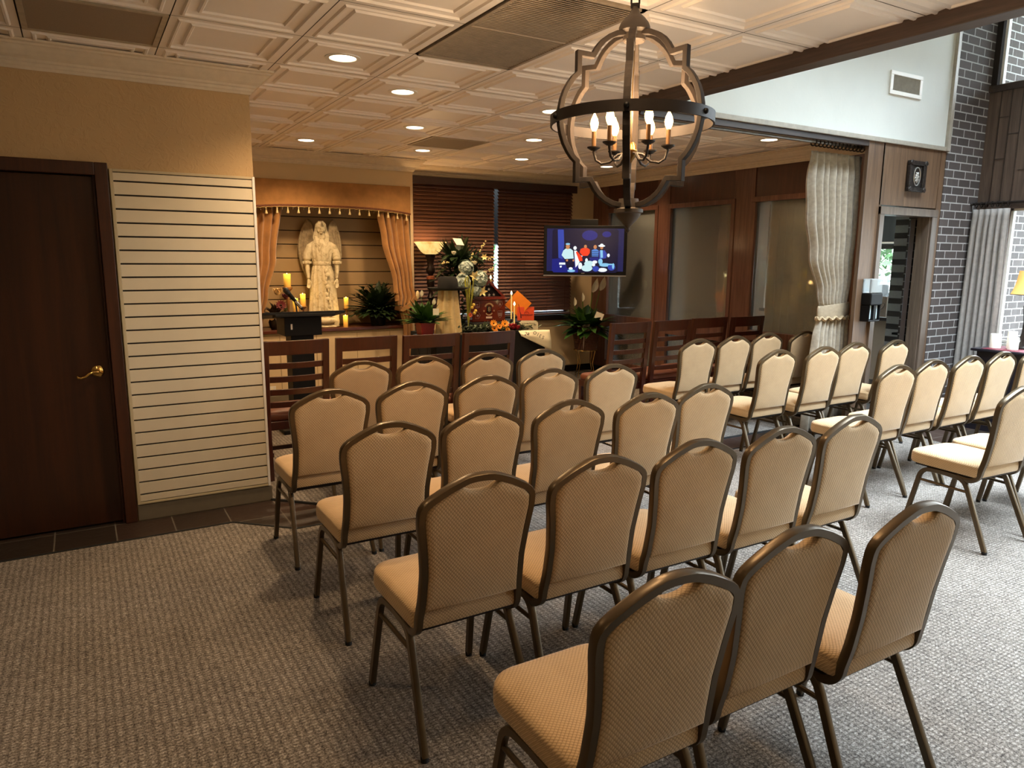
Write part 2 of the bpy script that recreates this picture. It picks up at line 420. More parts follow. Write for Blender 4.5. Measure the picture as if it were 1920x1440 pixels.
# stub + doorway wall (Y = YH)
m = MB().box(5.03, 5.27, YH, YH+.035, 0, 2.68).box(6.17, 6.25, YH-.005, YH+.12, 0, 2.68).box(5.25, 6.17, YH, YH+.12, 2.12, 2.68)
struct('wall_far_panel', m, M['panelling'], smooth=False)
m = MB()
for x in (5.03, 5.27, 6.19): m.box(x-.004, x+.004, YH-.004, YH, 2.1 if x > 5.1 else 0, 2.64)
m.box(5.255, 5.32, YH-.022, YH+.02, 0, 2.10).box(6.10, 6.185, YH-.022, YH+.02, 0, 2.10).box(5.255, 6.185, YH-.026, YH+.02, 2.035, 2.105)
m.box(5.31, 5.33, YH, YH+.12, 0, 2.06).box(6.09, 6.11, YH, YH+.12, 0, 2.06).box(5.33, 6.09, YH, YH+.12, 2.035, 2.06)
struct('trim_3', m, wood('doorway casing wood', '#4d4037', '#7a6a5c', 0.35, 'Z', 1), 'greyish brown casing round the open doorway', smooth=False, bevel=.004)
# upper white wall
m = MB().box(XBM+.1, 6.24, YH, YH+.12, 2.68, HA); struct('wall_far_upper', m, M['wall_white'], smooth=False)
m = MB().box(XBM+.1, 6.27, YH-.02, YH, 2.66, 2.70).box(6.215, 6.265, YH-.03, YH+.01, 2.66, HA)
struct('trim_4', m, plain('greige moulding', '#a7a093', .5), 'thin grey moulding along the bottom and right edge of the white upper wall', smooth=False, bevel=.004)
m = MB().box(XBM+.05, 5.03, YH, YH+.04, 2.615, 2.68); struct('trim_5', m, M['header'], 'dark timber header under the white upper wall', smooth=False)
m = MB().box(XBM-.02, XBM+.10, YB, YH+.10, 2.64, H+.08); struct('trim_6', m, M['beam'], 'dark timber beam edging the low ceiling', smooth=False, bevel=.005)
m = MB().box(XBM, XBM+.1, YB, YH+.12, H+.08, HA); struct('wall_above_beam', m, M['wall_white'], smooth=False)
# brick pier and exterior brick, atrium right wall
m = MB().box(6.25, XA+.02, YH-.01, YH+.3, 0, HA); struct('wall_far_brick', m, M['brick'], smooth=False)
m = MB().box(7.05, 8.4, YH-.01, YH+.14, -0.1, 5.2); struct('wall_outside_brick', m, M['brick'], smooth=False)
struct('ceiling_sky_shade', MB().box(7.1, 10.2, -6.5, 1.0, 5.2, 5.35), M['wall_cream'], smooth=False)  # unseen overhang added to keep sky light off the outside brick
ax0, ax1 = XA, XA+.15
# keep the narrow slot of the upper window open towards the pier
mm_ = MB().box(ax0, ax1, -.12, YH, 0, 3.30).box(ax0, ax1, YB, -.12, 0, .80).box(ax0, ax1, YB, -.12, 2.16, 3.30).box(ax0, ax1, YB, YH, 4.68, HA)
for y in (-1.9, -3.7): mm_.box(ax0, ax1, y-.06, y+.06, .8, 4.68)
mm_.box(ax0, ax1, YB, YB+.1, .8, 4.68)
struct('wall_far_right', mm_, M['panelling_dark'], smooth=False)
m = MB()
for z0, z1, y0 in ((2.2, 2.62, -.02), (2.62, 3.05, .08), (3.05, 3.28, -.05)):
    m.box(XA-.006, XA, -5, YH, z1-.006, z1) if z1 < 3.2 and False else None
for y in (.075, -.02, -.12, -.3, -.5): m.box(XA-.006, XA, y-.004, y+.004, 2.2, 3.28)
for y, z in ((.03, 2.62), (.03, 3.02), (-.07, 2.85), (-.2, 2.5)): m.box(XA-.006, XA, y-.05, y+.05, z-.004, z+.004)
m.box(XA-.03, XA+.02, YB, YH, 3.27, 3.33).box(XA-.02, XA, YB, -.05, 2.13, 2.2)
struct('trim_7', m, M['header'], 'board joints and ledge of the dark panelling under the high window', smooth=False)
m = MB()
for z0, z1, y1 in ((.80, 2.14, -.12), (3.32, 4.68, .13)):
    for y in (y1-.012, -1.84, -1.96, -3.64, -3.76, YB+.11): m.box(XA+.04, XA+.09, y-.012, y+.012, z0, z1)
    m.box(XA+.04, XA+.09, YB+.1, y1, z1-.03, z1).box(XA+.04, XA+.09, YB+.1, y1, z0, z0+.03)
m.box(XA-.05, XA+.05, YB+.1, -.12, .775, .80)
struct('trim_8', m, M['white'], 'white window frames of the bright side wall', smooth=False)
m = MB().box(XA, XA+.14, .135, YH, 3.3, 4.7); struct('trim_9', m, M['iron'], 'dark corner mullion of the high window', smooth=False)
m = MB().box(XA+.06, XA+.064, YB+.1, -.12, .8, 2.14); struct('window_4', m, M['glass'], 'bright lower side window', smooth=False)
m = MB().box(XA+.06, XA+.064, YB+.1, .13, 3.33, 4.68); struct('window_5', m, M['glass'], 'bright high side window', smooth=False)
# walls behind the camera
m = MB().box(XL-.15, 7.05, YB-.15, YB, 0, HA)
struct('wall_behind', m, M['wall'], smooth=False)
struct('wall_leak_block', MB().box(XL, XB-.15, YW+.25, YW+.4, 0, H), M['wall'], smooth=False)  # unseen wall added to stop daylight leaking under the door
struct('wall_niche_back', MB().box(XB-.15, 2.34, YN+.46, YN+.6, 0, H), M['wall'], smooth=False)
m = MB().box(XL-.15, XL, YB, YW+.4, 0, H); struct('wall_left_end', m, M['wall'], smooth=False)
# ceilings
def tile(mb, x0, x1, y0, y1, lo, hi):
    ring = [(0.0025, 0.0), (0.036, 0.0), (0.044, -0.008), (0.054, -0.008), (0.060, 0.002), (0.100, 0.008), (0.108, -0.003), (0.118, -0.003), (0.125, 0.006)]
    cx = lambda v: max(lo[0], min(hi[0], v)); cy = lambda v: max(lo[1], min(hi[1], v))
    rs = []
    for d, z in ring: rs.append([(cx(x0+d), cy(y0+d), H+z), (cx(x1-d), cy(y0+d), H+z), (cx(x1-d), cy(y1-d), H+z), (cx(x0+d), cy(y1-d), H+z)])
    rs.append([(cx(x0+.13), cy(y0+.13), H+.006), (cx(x1-.13), cy(y0+.13), H+.006), (cx(x1-.13), cy(y1-.13), H+.006), (cx(x0+.13), cy(y1-.13), H+.006)])
    n0 = len(mb.v); mb.rings(rs, True, False); mb.f.append(tuple(len(mb.v)-4+k for k in range(4))); mb.mi.append(0)
m = MB()
skip = {(1, -1), (1, -2), (-2, 0), (3, 4)}
for i in range(-8, 9):
    for j in range(-10, 8):
        if (i, j) in skip: continue
        x0, x1, y0, y1 = i*T, (i+1)*T, j*T, (j+1)*T
        if x0 > XBM and y1 < YH+.1: continue
        if x1 <= XBM or (x1 <= XBM+.1 and y1 < YH+.3): lo, hi = (XL, YB), (XBM, YW)
        elif x0 >= XBM: lo, hi = (XBM, YH+.12), (XR, YW)
        else: lo, hi = (XL, YB), (XBM if y1 < YH+.3 else x1, YW)
        if x0 >= hi[0] or y0 >= hi[1] or x1 <= lo[0] or y1 <= lo[1]: continue
        if x1 < XB and y0 > YD+.1: continue
        tile(m, x0, x1, y0, y1, lo, hi)
struct('ceiling', m, M['tile'], smooth=False)
m = MB().box(XL-.1, XBM, YB-.1, YW+.4, H+.03, H+.08).box(XBM, XR+.1, YH+.1, YW+.1, H+.03, H+.08)
struct('ceiling_grid', m, M['grid'], smooth=False)
sk = (3.3, 6.4, -5.0, -1.0)
m = MB().box(XBM, sk[0], YB-.15, YH+.3, HA, HA+.1).box(sk[1], 7.1, YB-.15, YH+.3, HA, HA+.1).box(sk[0], sk[1], YB-.15, sk[2], HA, HA+.1).box(sk[0], sk[1], sk[3], YH+.3, HA, HA+.1)
struct('ceiling_atrium', m, M['wall_white'], smooth=False)
struct('window_9', MB().box(sk[0], sk[1], sk[2], sk[3], HA+.05, HA+.056), M['glass'], 'added skylight, out of view, over the high part of the room', smooth=False)  # opening added to send daylight down onto the right-hand carpet
# crown moulding
def crown(mb, path, prof):
    n = len(path); rs = []
    for i in range(n):
        p = Vector(path[i]).to_2d()
        d0 = (p-Vector(path[i-1])).normalized() if i > 0 else None; d1 = (Vector(path[i+1])-p).normalized() if i < n-1 else None
        if d0 is None: d0 = d1
        if d1 is None: d1 = d0
        n0 = Vector((d0.y, -d0.x)); n1 = Vector((d1.y, -d1.x)); nn = (n0+n1); k = 1/(1+n0.dot(n1)); q = nn*k
        rs.append([(p.x+q.x*a, p.y+q.y*a, z) for a, z in prof])
    mb.rings(rs, True, True)
cp = [(0, H-.13), (.010, H-.13), (.016, H-.118), (.022, H-.112), (.024, H-.098), (.034, H-.094), (.038, H-.082), (.060, H-.070), (.085, H-.048), (.100, H-.030), (.108, H-.026), (.110, H-.016), (.128, H-.012), (.130, H-.001), (0, H-.001)]
m = MB(); crown(m, [(XL, YD), (XB, YD), (XB, YN), (2.34, YN), (2.34, YW), (XR, YW), (XR, YH+.14)], cp)
struct('trim_11', m, M['crown'], 'cream crown moulding round the low ceiling', smooth=False)
# baseboards
bp = lambda h, t: [(0, 0.005), (t, 0.005), (t, h-.006), (t-.004, h), (0, h)]
m = MB(); crown(m, [(-.945+.065, YD), (XB, YD), (XB, YD+.05), (XB, YN), (2.34, YN)], bp(.105, .012)); struct('baseboard_left', m, M['base'], smooth=False)
m = MB(); crown(m, [(XL, YD), (-1.96, YD)], bp(.105, .012)); struct('baseboard_left_end', m, M['base'], smooth=False)
m = MB(); crown(m, [(2.34, YN), (2.34, YW), (XR, YW), (XR, YH+.14)], bp(.10, .014)); struct('baseboard_back', m, M['base_dark'], smooth=False)
# door_1
D = struct('door_1', MB().box(-1.885, -.952, YD+.03, YD+.07, .012, 2.055), M['dark_door'], 'dark brown flush door', smooth=False, bevel=.003)
m = MB().box(-1.965, -1.888, YD-.018, YD+.12, 0, 2.13).box(-.952, -.886, YD-.018, YD+.12, 0, 2.13).box(-1.888, -.952, YD-.018, YD+.12, 2.06, 2.13)
m.box(-.966, -.952, YD+.01, YD+.03, 0, 2.06).box(-1.888, -1.874, YD+.01, YD+.03, 0, 2.06)
obj('door_frame', m, M['dark_trim'], D, smooth=False, bevel=.004)
m = MB().lathe([(.0, -.002), (.034, -.002), (.034, .004), (.026, .010), (.014, .014), (.012, .045), (.0, .045)], n=24, T=Matrix.Translation((-1.024, YD+.03, .944)) @ Matrix.Rotation(PI/2, 4, 'X'))
pts = [(-1.024, YD-.012, .944), (-1.045, YD-.018, .946), (-1.07, YD-.02, .938), (-1.09, YD-.02, .922), (-1.112, YD-.02, .914), (-1.128, YD-.02, .918), (-1.130, YD-.02, .928)]
m.tube(pts, [.010, .009, .008, .007, .007, .008, .006], 10)
obj('door_handle', m, M['brass'], D)
# ================================================================ BANQUET CHAIRS
RP = [(-.0105, -.012), (.0105, -.012), (.0125, -.008), (.0125, .008), (.0105, .012), (-.0105, .012), (-.0125, .008), (-.0125, -.008)]
def round_path(pts, r, n=4):
    P = [Vector(p) for p in pts]; out = [P[0]]
    for i in range(1, len(P)-1):
        a, b, c = P[i-1], P[i], P[i+1]; rr = min(r, (a-b).length*.45, (c-b).length*.45)
        p0 = b+(a-b).normalized()*rr; p1 = b+(c-b).normalized()*rr
        for k in range(n+1):
            t = k/n; out.append(p0*(1-t)**2 + b*2*t*(1-t) + p1*t*t)
    out.append(P[-1]); return out
def yb_(z): return -.20 - (z-.42)*.155      # recline of the backrest plane
def back_half():
    # half outline (x, z) from the seat junction up to the crown
    return [(.196, .425), (.192, .52), (.190, .62), (.200, .72), (.212, .80), (.2105, .845), (.185, .880), (.120, .914), (.055, .9375), (0, .940)]
def banquet_chair():
    t = thing('banquet_chair', '', 'chair')
    fm, bm_ = M['bronze'], M['fabric']
    half = back_half(); pts = []
    for x, z in half: pts.append((x-.0115, yb_(z), z-.0115 if x < .19 and z > .86 else z))
    yb0 = yb_(.46)+.006; right = [(.182, -.075, .392), (.186, -.105, .386)]
    for k in range(7):
        a = -PI/2 - PI/2*k/6; right.append((.186, (yb0+.062)+.062*math.cos(a), .448+.062*math.sin(a)))
    right += [(p[0], p[1], p[2]) for p in pts[1:]]
    full = right + [(-x, y, z) for x, y, z in reversed(right[:-1])]
    full = round_path(full, .022, 2)
    m = MB(); 
    # oriented sweep: side = in-plane, up' = depth
    m2 = MB(); n = len(full); rs = []
    for i, p in enumerate(full):
        a = full[max(0, i-1)]; b = full[min(n-1, i+1)]; tt = (b-a).normalized()
        dep = Vector((0, 1, .155)).normalized(); 
        if abs(tt.dot(dep)) > .6: dep = Vector((0, -.2, 1)).normalized()
        dep = (dep-tt*dep.dot(tt)).normalized(); sd = tt.cross(dep)
        rs.append([p+sd*x+dep*y*1.15 for x, y in RP])
    m2.rings(rs, True, True); obj('back_frame', m2, fm, t)
    # upholstered back pad with hand-hold notch
    poly = []
    for x, z in [(.174, .478), (.171, .52), (.169, .62), (.179, .72), (.190, .80), (.188, .838), (.165, .864), (.110, .8905), (.078, .905), (.064, .903), (.050, .894), (.03, .886), (0, .883)]: poly.append((x, z))
    poly = poly + [(-x, z) for x, z in reversed(poly[:-1])]
    m = MB(); nP = len(poly); cx, czz = 0, .66
    rows = []
    for off, ins in ((-.0165, .010), (-.0135, .003), (-.006, 0), (.012, 0), (.022, .006), (.027, .022)):
        rows.append([(x*(1-ins/.19), yb_(z)+off, czz+(z-czz)*(1-ins/.21)) for x, z in poly])
    # inner rings towards the centre for a soft fill
    full_poly = [(x, z if abs(x) > .08 or z < .7 else .903) for x, z in poly]
    for s_, off in ((.84, .032), (.3, .036)): rows.append([(x*s_, yb_(czz+(z-czz)*s_)+off, czz+(z-czz)*s_) for x, z in full_poly])
    for s_, off in ((.84, -.0185), (.3, -.019)): rows.insert(0, [(x*s_, yb_(czz+(z-czz)*s_)+off, czz+(z-czz)*s_) for x, z in full_poly])
    m.rings(rows, True, True); obj('backrest', m, bm_, t, ang=60)
    # seat cushion
    m = MB()
    def outline(k):
        o = []
        o += arc((.205-.035, -.205+.035), .035, -PI/2, 0, 3)
        o += arc((.205-.085, .238-.085), .085, 0, PI/2, 5)
        o += arc((-.205+.085, .238-.085), .085, PI/2, PI, 5)
        o += arc((-.205+.035, -.205+.035), .035, PI, 1.5*PI, 3)
        return [(x*k, .015+(y-.015)*k) for x, y in o]
    rows = []
    for k, z in ((.93, .412), (.985, .414), (1.0, .424), (1.0, .452), (.99, .463), (.995, .467), (.97, .479), (.88, .488), (.6, .494), (.2, .496)):
        rows.append([(x, y, z) for x, y in outline(k)])
    m.rings(rows, True, True); obj('seat', m, bm_, t, ang=60)
    m = MB().box(-.185, .185, -.19, .18, .400, .413)
    m.tube([(-.17, .09, .385), (.17, .09, .385)], .010, 6).tube([(-.18, -.13, .385), (.18, -.13, .385)], .010, 6)
    obj('seat_frame', m, M['iron'], t, smooth=False)
    # inverted-U leg frames, split in a front and a rear leg, plus stretcher and feet
    LP = [(-.011, -.011), (.011, -.011), (.013, -.007), (.013, .007), (.011, .011), (-.011, .011), (-.013, .007), (-.013, -.007)]
    for s in (-1, 1):
        top = (s*.186, .01, .392)
        f = round_path([top, (s*.188, .135, .388), (s*.207, .207, .012)], .055, 5)
        r = round_path([top, (s*.188, -.120, .388), (s*.209, -.285, .012)], .055, 5)
        for q, nm in ((f, 'leg'), (r, 'leg')):
            l = obj('leg', MB().sweep(q, LP, up=(0, 0, 1) if False else (s, 0, 0)), fm, t)
            e = q[-1]; foot = MB().lathe([(.0, -.004), (.014, -.004), (.015, .010), (.012, .014)], (e.x, e.y, .004), 8)
            obj('foot_cap', foot, M['rubber'], l)
        a = Vector((s*.192, .152, .318)); b = Vector((s*.193, -.158, .318))
        obj('stretcher', MB().tube([a, b], .0085, 8), fm, t)
    return t
proto = banquet_chair(); kids_of(proto)
chairs = [
 ('A', [(0.004, -2.529), (.473, -2.49), (.904, -2.538)]),
 ('B', [(-.021, -1.671), (.435, -1.70), (.89, -1.703), (1.383, -1.72), (1.803, -1.723)]),
 ('C', [(0, -.855), (.466, -.822), (.928, -.837), (1.345, -.878), (1.83, -.825)]),
 ('D', [(-.009, -.007), (.471, .006), (.914, -.008), (1.389, .034), (1.823, .004)]),
 ('E', [(.504, .893), (.96, .914), (1.369, .856), (1.82, .855)]),
 ('R', [(3.36, -1.72), (3.84, -1.70), (4.31, -1.72)]),
 ('G', [(3.491, -.909), (3.958, -.877), (4.438, -.885), (4.879, -.882), (5.33, -.90)]),
 ('H', [(3.459, 0.0), (3.883, -.036), (4.464, .025), (4.897, -.023)]),
 ('I', [(3.423, .823), (3.912, .855), (4.434, .898), (4.843, .855)]),
]
ORD = ['first', 'second', 'third', 'fourth', 'fifth']
rowtxt = {'A': 'nearest row of the left block, closest to the camera', 'B': 'second row of the left block', 'C': 'third row of the left block', 'D': 'fourth row of the left block',
          'E': 'back row of the left block', 'R': 'nearest row of the right block', 'G': 'second row of the right block', 'H': 'third row of the right block', 'I': 'back row of the right block'}
for q, (r, l) in enumerate(chairs):
    n_ = len(l); mx = sum(x for x, y in l)/n_; my = sum(y for x, y in l)/n_
    if r == 'R': continue
    pitch = max(.4635, sum((k-(n_-1)/2)*x for k, (x, y) in enumerate(l))/sum((k-(n_-1)/2)**2 for k in range(n_)))
    chairs[q] = (r, [(mx+(k-(n_-1)/2)*pitch, y) for k, (x, y) in enumerate(l)])
first = True
def banquet_label(r, k):
    if r == 'A': return ['large beige banquet chair at the bottom edge, leftmost of the nearest row', 'middle beige banquet chair of the three in the nearest row', 'rightmost beige banquet chair of the three in the nearest row'][k]
    if r == 'R': return ['beige banquet chair cut by right frame edge, whole seat and near legs visible', 'beige chair seat showing just behind the chair at right frame edge', 'sliver of a beige seat furthest behind the right-edge chair'][k]
    return 'beige banquet chair, %s from the left in the %s' % (ORD[k], rowtxt[r])
rnd = random.Random(3)
for r, l in chairs:
    for k, (x, y) in enumerate(l):
        rz = math.radians(rnd.uniform(-.5, .5))
        if r == 'R': rz = math.radians(-4 if k == 0 else -1)
        z = cz if not (x > 5.47) else 0
        g = 'beige banquet chairs set out in rows'
        if first:
            proto.location = (x, y, cz); proto.rotation_euler = (0, 0, rz); proto['label'] = banquet_label(r, k); proto['group'] = g; first = False
        else: dup(proto, (x, y, cz), rz, banquet_label(r, k), g)

# ================================================================ LADDER-BACK WOODEN CHAIRS
def ladder_chair():
    t = thing('ladder_back_chair', '', 'chair'); wd = M['chairwood']
    yb = lambda z: -.215 - max(0, z-.45)*.10 - max(0, .45-z)*.06
    for s in (-1, 1):
        rs = []
        for z in (0, .2, .40, .48, .7, .9, 1.02):
            w_ = .022; d_ = .020
            x = s*.214; rs.append([(x-w_*1.1, yb(z)-d_, z), (x+w_*1.1, yb(z)-d_, z), (x+w_*1.1, yb(z)+d_, z), (x-w_*1.1, yb(z)+d_, z)])
        obj('leg', MB().rings(rs), wd, t, smooth=False, bevel=.004)
        obj('leg', MB().box(s*.205-.02, s*.205+.02, .185, .225, 0, .42), wd, t, smooth=False, bevel=.004)
    def slat(nm, z0, z1, th):
        rs = []
        for i in range(9):
            x = -.200+.40*i/8; bow = -.022*(1-(x/.2)**2); 
            rs.append([(x, yb(z0)+bow-th, z0), (x, yb(z1)+bow-th, z1), (x, yb(z1)+bow+th, z1), (x, yb(z0)+bow+th, z0)])
        obj(nm, MB().rings(rs), wd, t, bevel=.002)
    rs = []
    for i in range(11):
        x = -.236+.472*i/10; bow = -.022*(1-(x/.236)**2); z0, z1 = .918, 1.02
        rs.append([(x, yb(z0)+bow-.012, z0), (x, yb(z1)+bow-.012, z1), (x, yb(z1)+bow+.014, z1), (x, yb(z0)+bow+.014, z0)])
    obj('top_rail', MB().rings(rs), wd, t, bevel=.003)
    for z0 in (.818, .720, .625, .533): slat('slat', z0, z0+.043, .009)
    obj('seat_frame', MB().box(-.228, .228, -.20, .225, .36, .425), wd, t, smooth=False, bevel=.004)
    m = MB(); rows = []
    for k, z in ((.97, .425), (1.0, .435), (1.01, .46), (.97, .482), (.85, .492), (.4, .498)):
        o = []
        for cxx, cyy, a in ((.175, -.14, -PI/2), (.175, .19, 0), (-.175, .19, PI/2), (-.175, -.14, PI)):
            o += [(x*k, (y-.01)*k+.01, z) for x, y in arc((cxx, cyy), .045, a, a+PI/2, 3)]
        rows.append(o)
    m.rings(rows); obj('seat_cushion', m, M['leather'], t, ang=60)
    obj('stretcher', MB().box(-.20, -.18, -.23, .19, .17, .20).box(.18, .20, -.23, .19, .17, .20).box(-.19, .19, -.03, -.01, .17, .20), wd, t, smooth=False)
    return t
lp = ladder_chair(); kids_of(lp)
W_ = [(.215, 1.56), (.747, 1.56), (1.248, 1.49), (1.736, 1.46)]; V_ = [(3.335, 1.60), (3.878, 1.62), (4.44, 1.67), (4.94, 1.62)]
for k, (x, y) in enumerate(W_):
    lb = 'dark wooden ladder-back chair, %s from the left in the front row of the left block' % ORD[k]; g = 'wooden ladder-back chairs of the front row'
    if k == 0: lp.location = (x, y, cz); lp['label'] = lb; lp['group'] = g
    else: dup(lp, (x, y, cz), math.radians(rnd.uniform(-1, 1)), lb, g)
for k, (x, y) in enumerate(V_):
    dup(lp, (x, y, cz), math.radians(rnd.uniform(-1.5, 1.5)), 'dark wooden ladder-back chair, %s from the left beside the timber window wall' % ORD[k], 'wooden ladder-back chairs of the front row')

# ================================================================ CEILING LIGHTS
def emis_mat(name, c, s):
    m = bpy.data.materials.new(name); m.use_nodes = True; b = m.node_tree.nodes['Principled BSDF']
    b.inputs['Base Color'].default_value = (*c, 1); b.inputs['Emission Color'].default_value = (*c, 1); b.inputs['Emission Strength'].default_value = s; return m
M['lens'] = emis_mat('recessed lamp lens', (1.0, .82, .58), 9)
def spot(loc, power, ang=140, blend=.8, col=WARM, r=.06, target=None, name='lamp_light'):
    l = bpy.data.lights.new(name, 'SPOT'); l.energy = power; l.spot_size = math.radians(ang); l.spot_blend = blend; l.color = col; l.shadow_soft_size = r
    o = bpy.data.objects.new(name, l); o.location = loc; C.objects.link(o)
    if target: o.rotation_euler = (Vector(target)-Vector(loc)).to_track_quat('-Z', 'Y').to_euler()
    return o
def point(loc, power, col=WARM, r=.03, name='lamp_light'):
    l = bpy.data.lights.new(name, 'POINT'); l.energy = power; l.color = col; l.shadow_soft_size = r
    o = bpy.data.objects.new(name, l); o.location = loc; C.objects.link(o); return o
def can():
    t = thing('recessed_light', '', 'ceiling light')
    obj('trim_ring', MB().lathe([(.072, .0), (.076, -.005), (.098, -.004), (.100, .002), (.072, .002)], n=32, cap=False), M['white'], t)
    obj('lens', MB().lathe([(0, -.001), (.073, -.001), (.073, .004), (0, .004)], n=32, cap=False), M['lens'], t, smooth=False)
    return t
can0 = can(); kids_of(can0)
CAN = [(0, 0, 'large recessed ceiling light nearest the camera, left of the big grille'), (1, 1, 'recessed ceiling light directly behind the nearest one, second in the diagonal'),
       (2, 3, 'recessed ceiling light in the middle of the low ceiling above the statue niche'), (3, 5, 'recessed ceiling light near the crown moulding above the right end of the niche'),
       (1, 5, 'leftmost far recessed ceiling light, above the left of the valance'), (4, 3, 'recessed ceiling light above the blinds, behind the dark ceiling panel'),
       (5, 5, 'recessed ceiling light close to the crown moulding above the two blinds'), (3, 1, 'recessed ceiling light touching the left edge of the chandelier ring in view'),
       (7, 5, 'recessed ceiling light low behind the chandelier near the corner'), (7, 1, 'small recessed ceiling light just left of the draped curtain rod')]
hid = [(0, -4), (-3, -2), (-4, -6)]
g = 'round recessed ceiling lights'
for k, (i, j, lb) in enumerate(CAN):
    p = (i*T+.305, j*T+.305, H+.005)
    if k == 0: can0.location = p; can0['label'] = lb; can0['group'] = g
    else: dup(can0, p, 0, lb, g)
LIGHTP = {0: 100, 1: 60, 2: 60, 3: 75, 4: 130, 5: 55, 6: 95, 7: 40, 8: 80, 9: 25}
for k, (i, j, lb) in enumerate(CAN): spot((i*T+.305, j*T+.305, H-.01), LIGHTP[k])
for k, (i, j) in enumerate(hid):
    dup(can0, (i*T+.305, j*T+.305, H+.005), 0, 'recessed ceiling light above the open carpet, %s' % ('nearest the chairs', 'near the dark door', 'furthest from the chairs')[k], 'round recessed ceiling lights'); spot((i*T+.305, j*T+.305, H-.01), (34, 32, 18)[k])
# flat ceiling inserts
m = MB(); n_ = 56
m.box(T+.01, 2*T-.01, -2*T+.01, -2*T+.03, H-.008, H+.02).box(T+.01, 2*T-.01, -.03, -.01, H-.008, H+.02).box(T+.01, T+.03, -2*T+.01, -.01, H-.008, H+.02).box(2*T-.03, 2*T-.01, -2*T+.01, -.01, H-.008, H+.02)
gr = thing('air_grille', 'large rectangular return air grille with fine slats beside the chandelier', 'ceiling vent', (0, 0, 0))
obj('frame', m, plain('grille tan', '#9b8c7a', .5), gr, smooth=False)
m = MB()
for k in range(n_):
    y = -2*T+.03 + (2*T-.06)*(k+.5)/n_
    m.add([(T+.03, y-.005, H-.005), (2*T-.03, y-.005, H-.005), (2*T-.03, y+.002, H+.004), (T+.03, y+.002, H+.004)], [(0, 1, 2, 3)])
m.box(T+.03, 2*T-.03, -T-.006, -T+.006, H-.005, H+.01)
obj('louvres', m, plain('grille slat', '#b8a896', .5), gr, smooth=False, solid=.0015)
def flat_panel(i, j, nm, lb, cat, c):
    x0, y0 = i*T, j*T; m = MB().box(x0+.03, x0+T-.03, y0+.03, y0+T-.03, H-.002, H+.004)
    t = thing(nm, lb, cat, (0, 0, 0)); obj('panel_face', m, plain(nm+' face', c, .7, scale=200, var=.1), t, smooth=False)
    m = MB().box(x0+.005, x0+T-.005, y0+.005, y0+.03, H-.006, H+.01).box(x0+.005, x0+T-.005, y0+T-.03, y0+T-.005, H-.006, H+.01).box(x0+.005, x0+.03, y0+.03, y0+T-.03, H-.006, H+.01).box(x0+T-.03, x0+T-.005, y0+.03, y0+T-.03, H-.006, H+.01)
    obj('frame', m, plain(nm+' frame', '#b3a58f', .6), t, smooth=False)
flat_panel(-2, 0, 'perforated_vent', 'flat perforated air panel in the ceiling above the dark door', 'ceiling vent', '#93826f')
flat_panel(3, 4, 'flat_ceiling_panel', 'small plain darker ceiling panel between recessed lights above the blinds', 'ceiling panel', '#8d7d6a')

# ================================================================ CHANDELIER
ch = thing('chandelier', 'brown wooden orb chandelier with six lit candle bulbs hanging by a chain', 'chandelier', (0.715, -1.735, 2.115), math.radians(-43))
CW = wood('weathered brown chandelier wood', '#1f1712', '#33271e', .85, 'Z', 2); CI = M['iron']
quat = [(.036, .300), (.070, .294), (.10, .280), (.122, .264), (.140, .244), (.152, .225), (.160, .212), (.214, .216), (.214, .150), (.232, .134), (.247, .114), (.262, .088), (.273, .058), (.279, .028), (.281, .0), (.279, -.028), (.273, -.058), (.262, -.088), (.247, -.114), (.232, -.134), (.214, -.150), (.214, -.216), (.160, -.212), (.152, -.225), (.140, -.244), (.122, -.264), (.10, -.280), (.070, -.294), (.036, -.300)]
def offs(pts, d):
    out = []
    for i, p in enumerate(pts):
        p = Vector(p); a = Vector(pts[max(0, i-1)]); b = Vector(pts[min(len(pts)-1, i+1)])
        d0 = (p-a).normalized() if i else (b-p).normalized(); d1 = (b-p).normalized() if i < len(pts)-1 else d0
        n0 = Vector((-d0.y, d0.x)); n1 = Vector((-d1.y, d1.x)); k = 1/max(.35, 1+n0.dot(n1)); out.append(p+(n0+n1)*k*d)
    return out
oo = offs(quat, .009); ii = offs(quat, -.009)
for k in range(6):
    a = PI/2*0 + k*PI/3 - PI/2; ca, sa = math.cos(a), math.sin(a); m = MB(); rs = []
    for p, q in zip(oo, ii):
        rs.append([(x*ca - s_*.0125*sa, x*sa + s_*.0125*ca, z) for (x, z), s_ in ((p, -1), (p, 1), (q, 1), (q, -1))])
    m.rings(rs, True, True); obj('rib', m, CW, ch, smooth=False, bevel=.0015)
m = MB().lathe([(.292, -.019), (.298, -.019), (.298, .019), (.292, .019)], n=72, cap=False); m.rings([], True) if False else None
rs_ = [[(r*math.cos(2*PI*j/72), r*math.sin(2*PI*j/72), z) for j in range(72)] for r, z in ((.290, -.019), (.297, -.019), (.297, .019), (.290, .019))]
ring = obj('ring_band', MB().rings(rs_, True, False, True), CI, ch, ang=30)
m = MB()
for k in range(6):
    a = k*PI/3 - PI/2; m.ell((.298*math.cos(a), .298*math.sin(a), 0), (.010, .010, .010), 10, 6)
obj('bolt', m, M['black'], ring)
obj('top_cap', MB().lathe([(0, .392), (.010, .390), (.014, .380), (.020, .366), (.036, .352), (.050, .335), (.056, .320), (.056, .308), (.046, .302), (.040, .300), (.040, .276), (.036, .272), (0, .272)], n=28), plain('dark weathered wood', '#4a4038', .6), ch)
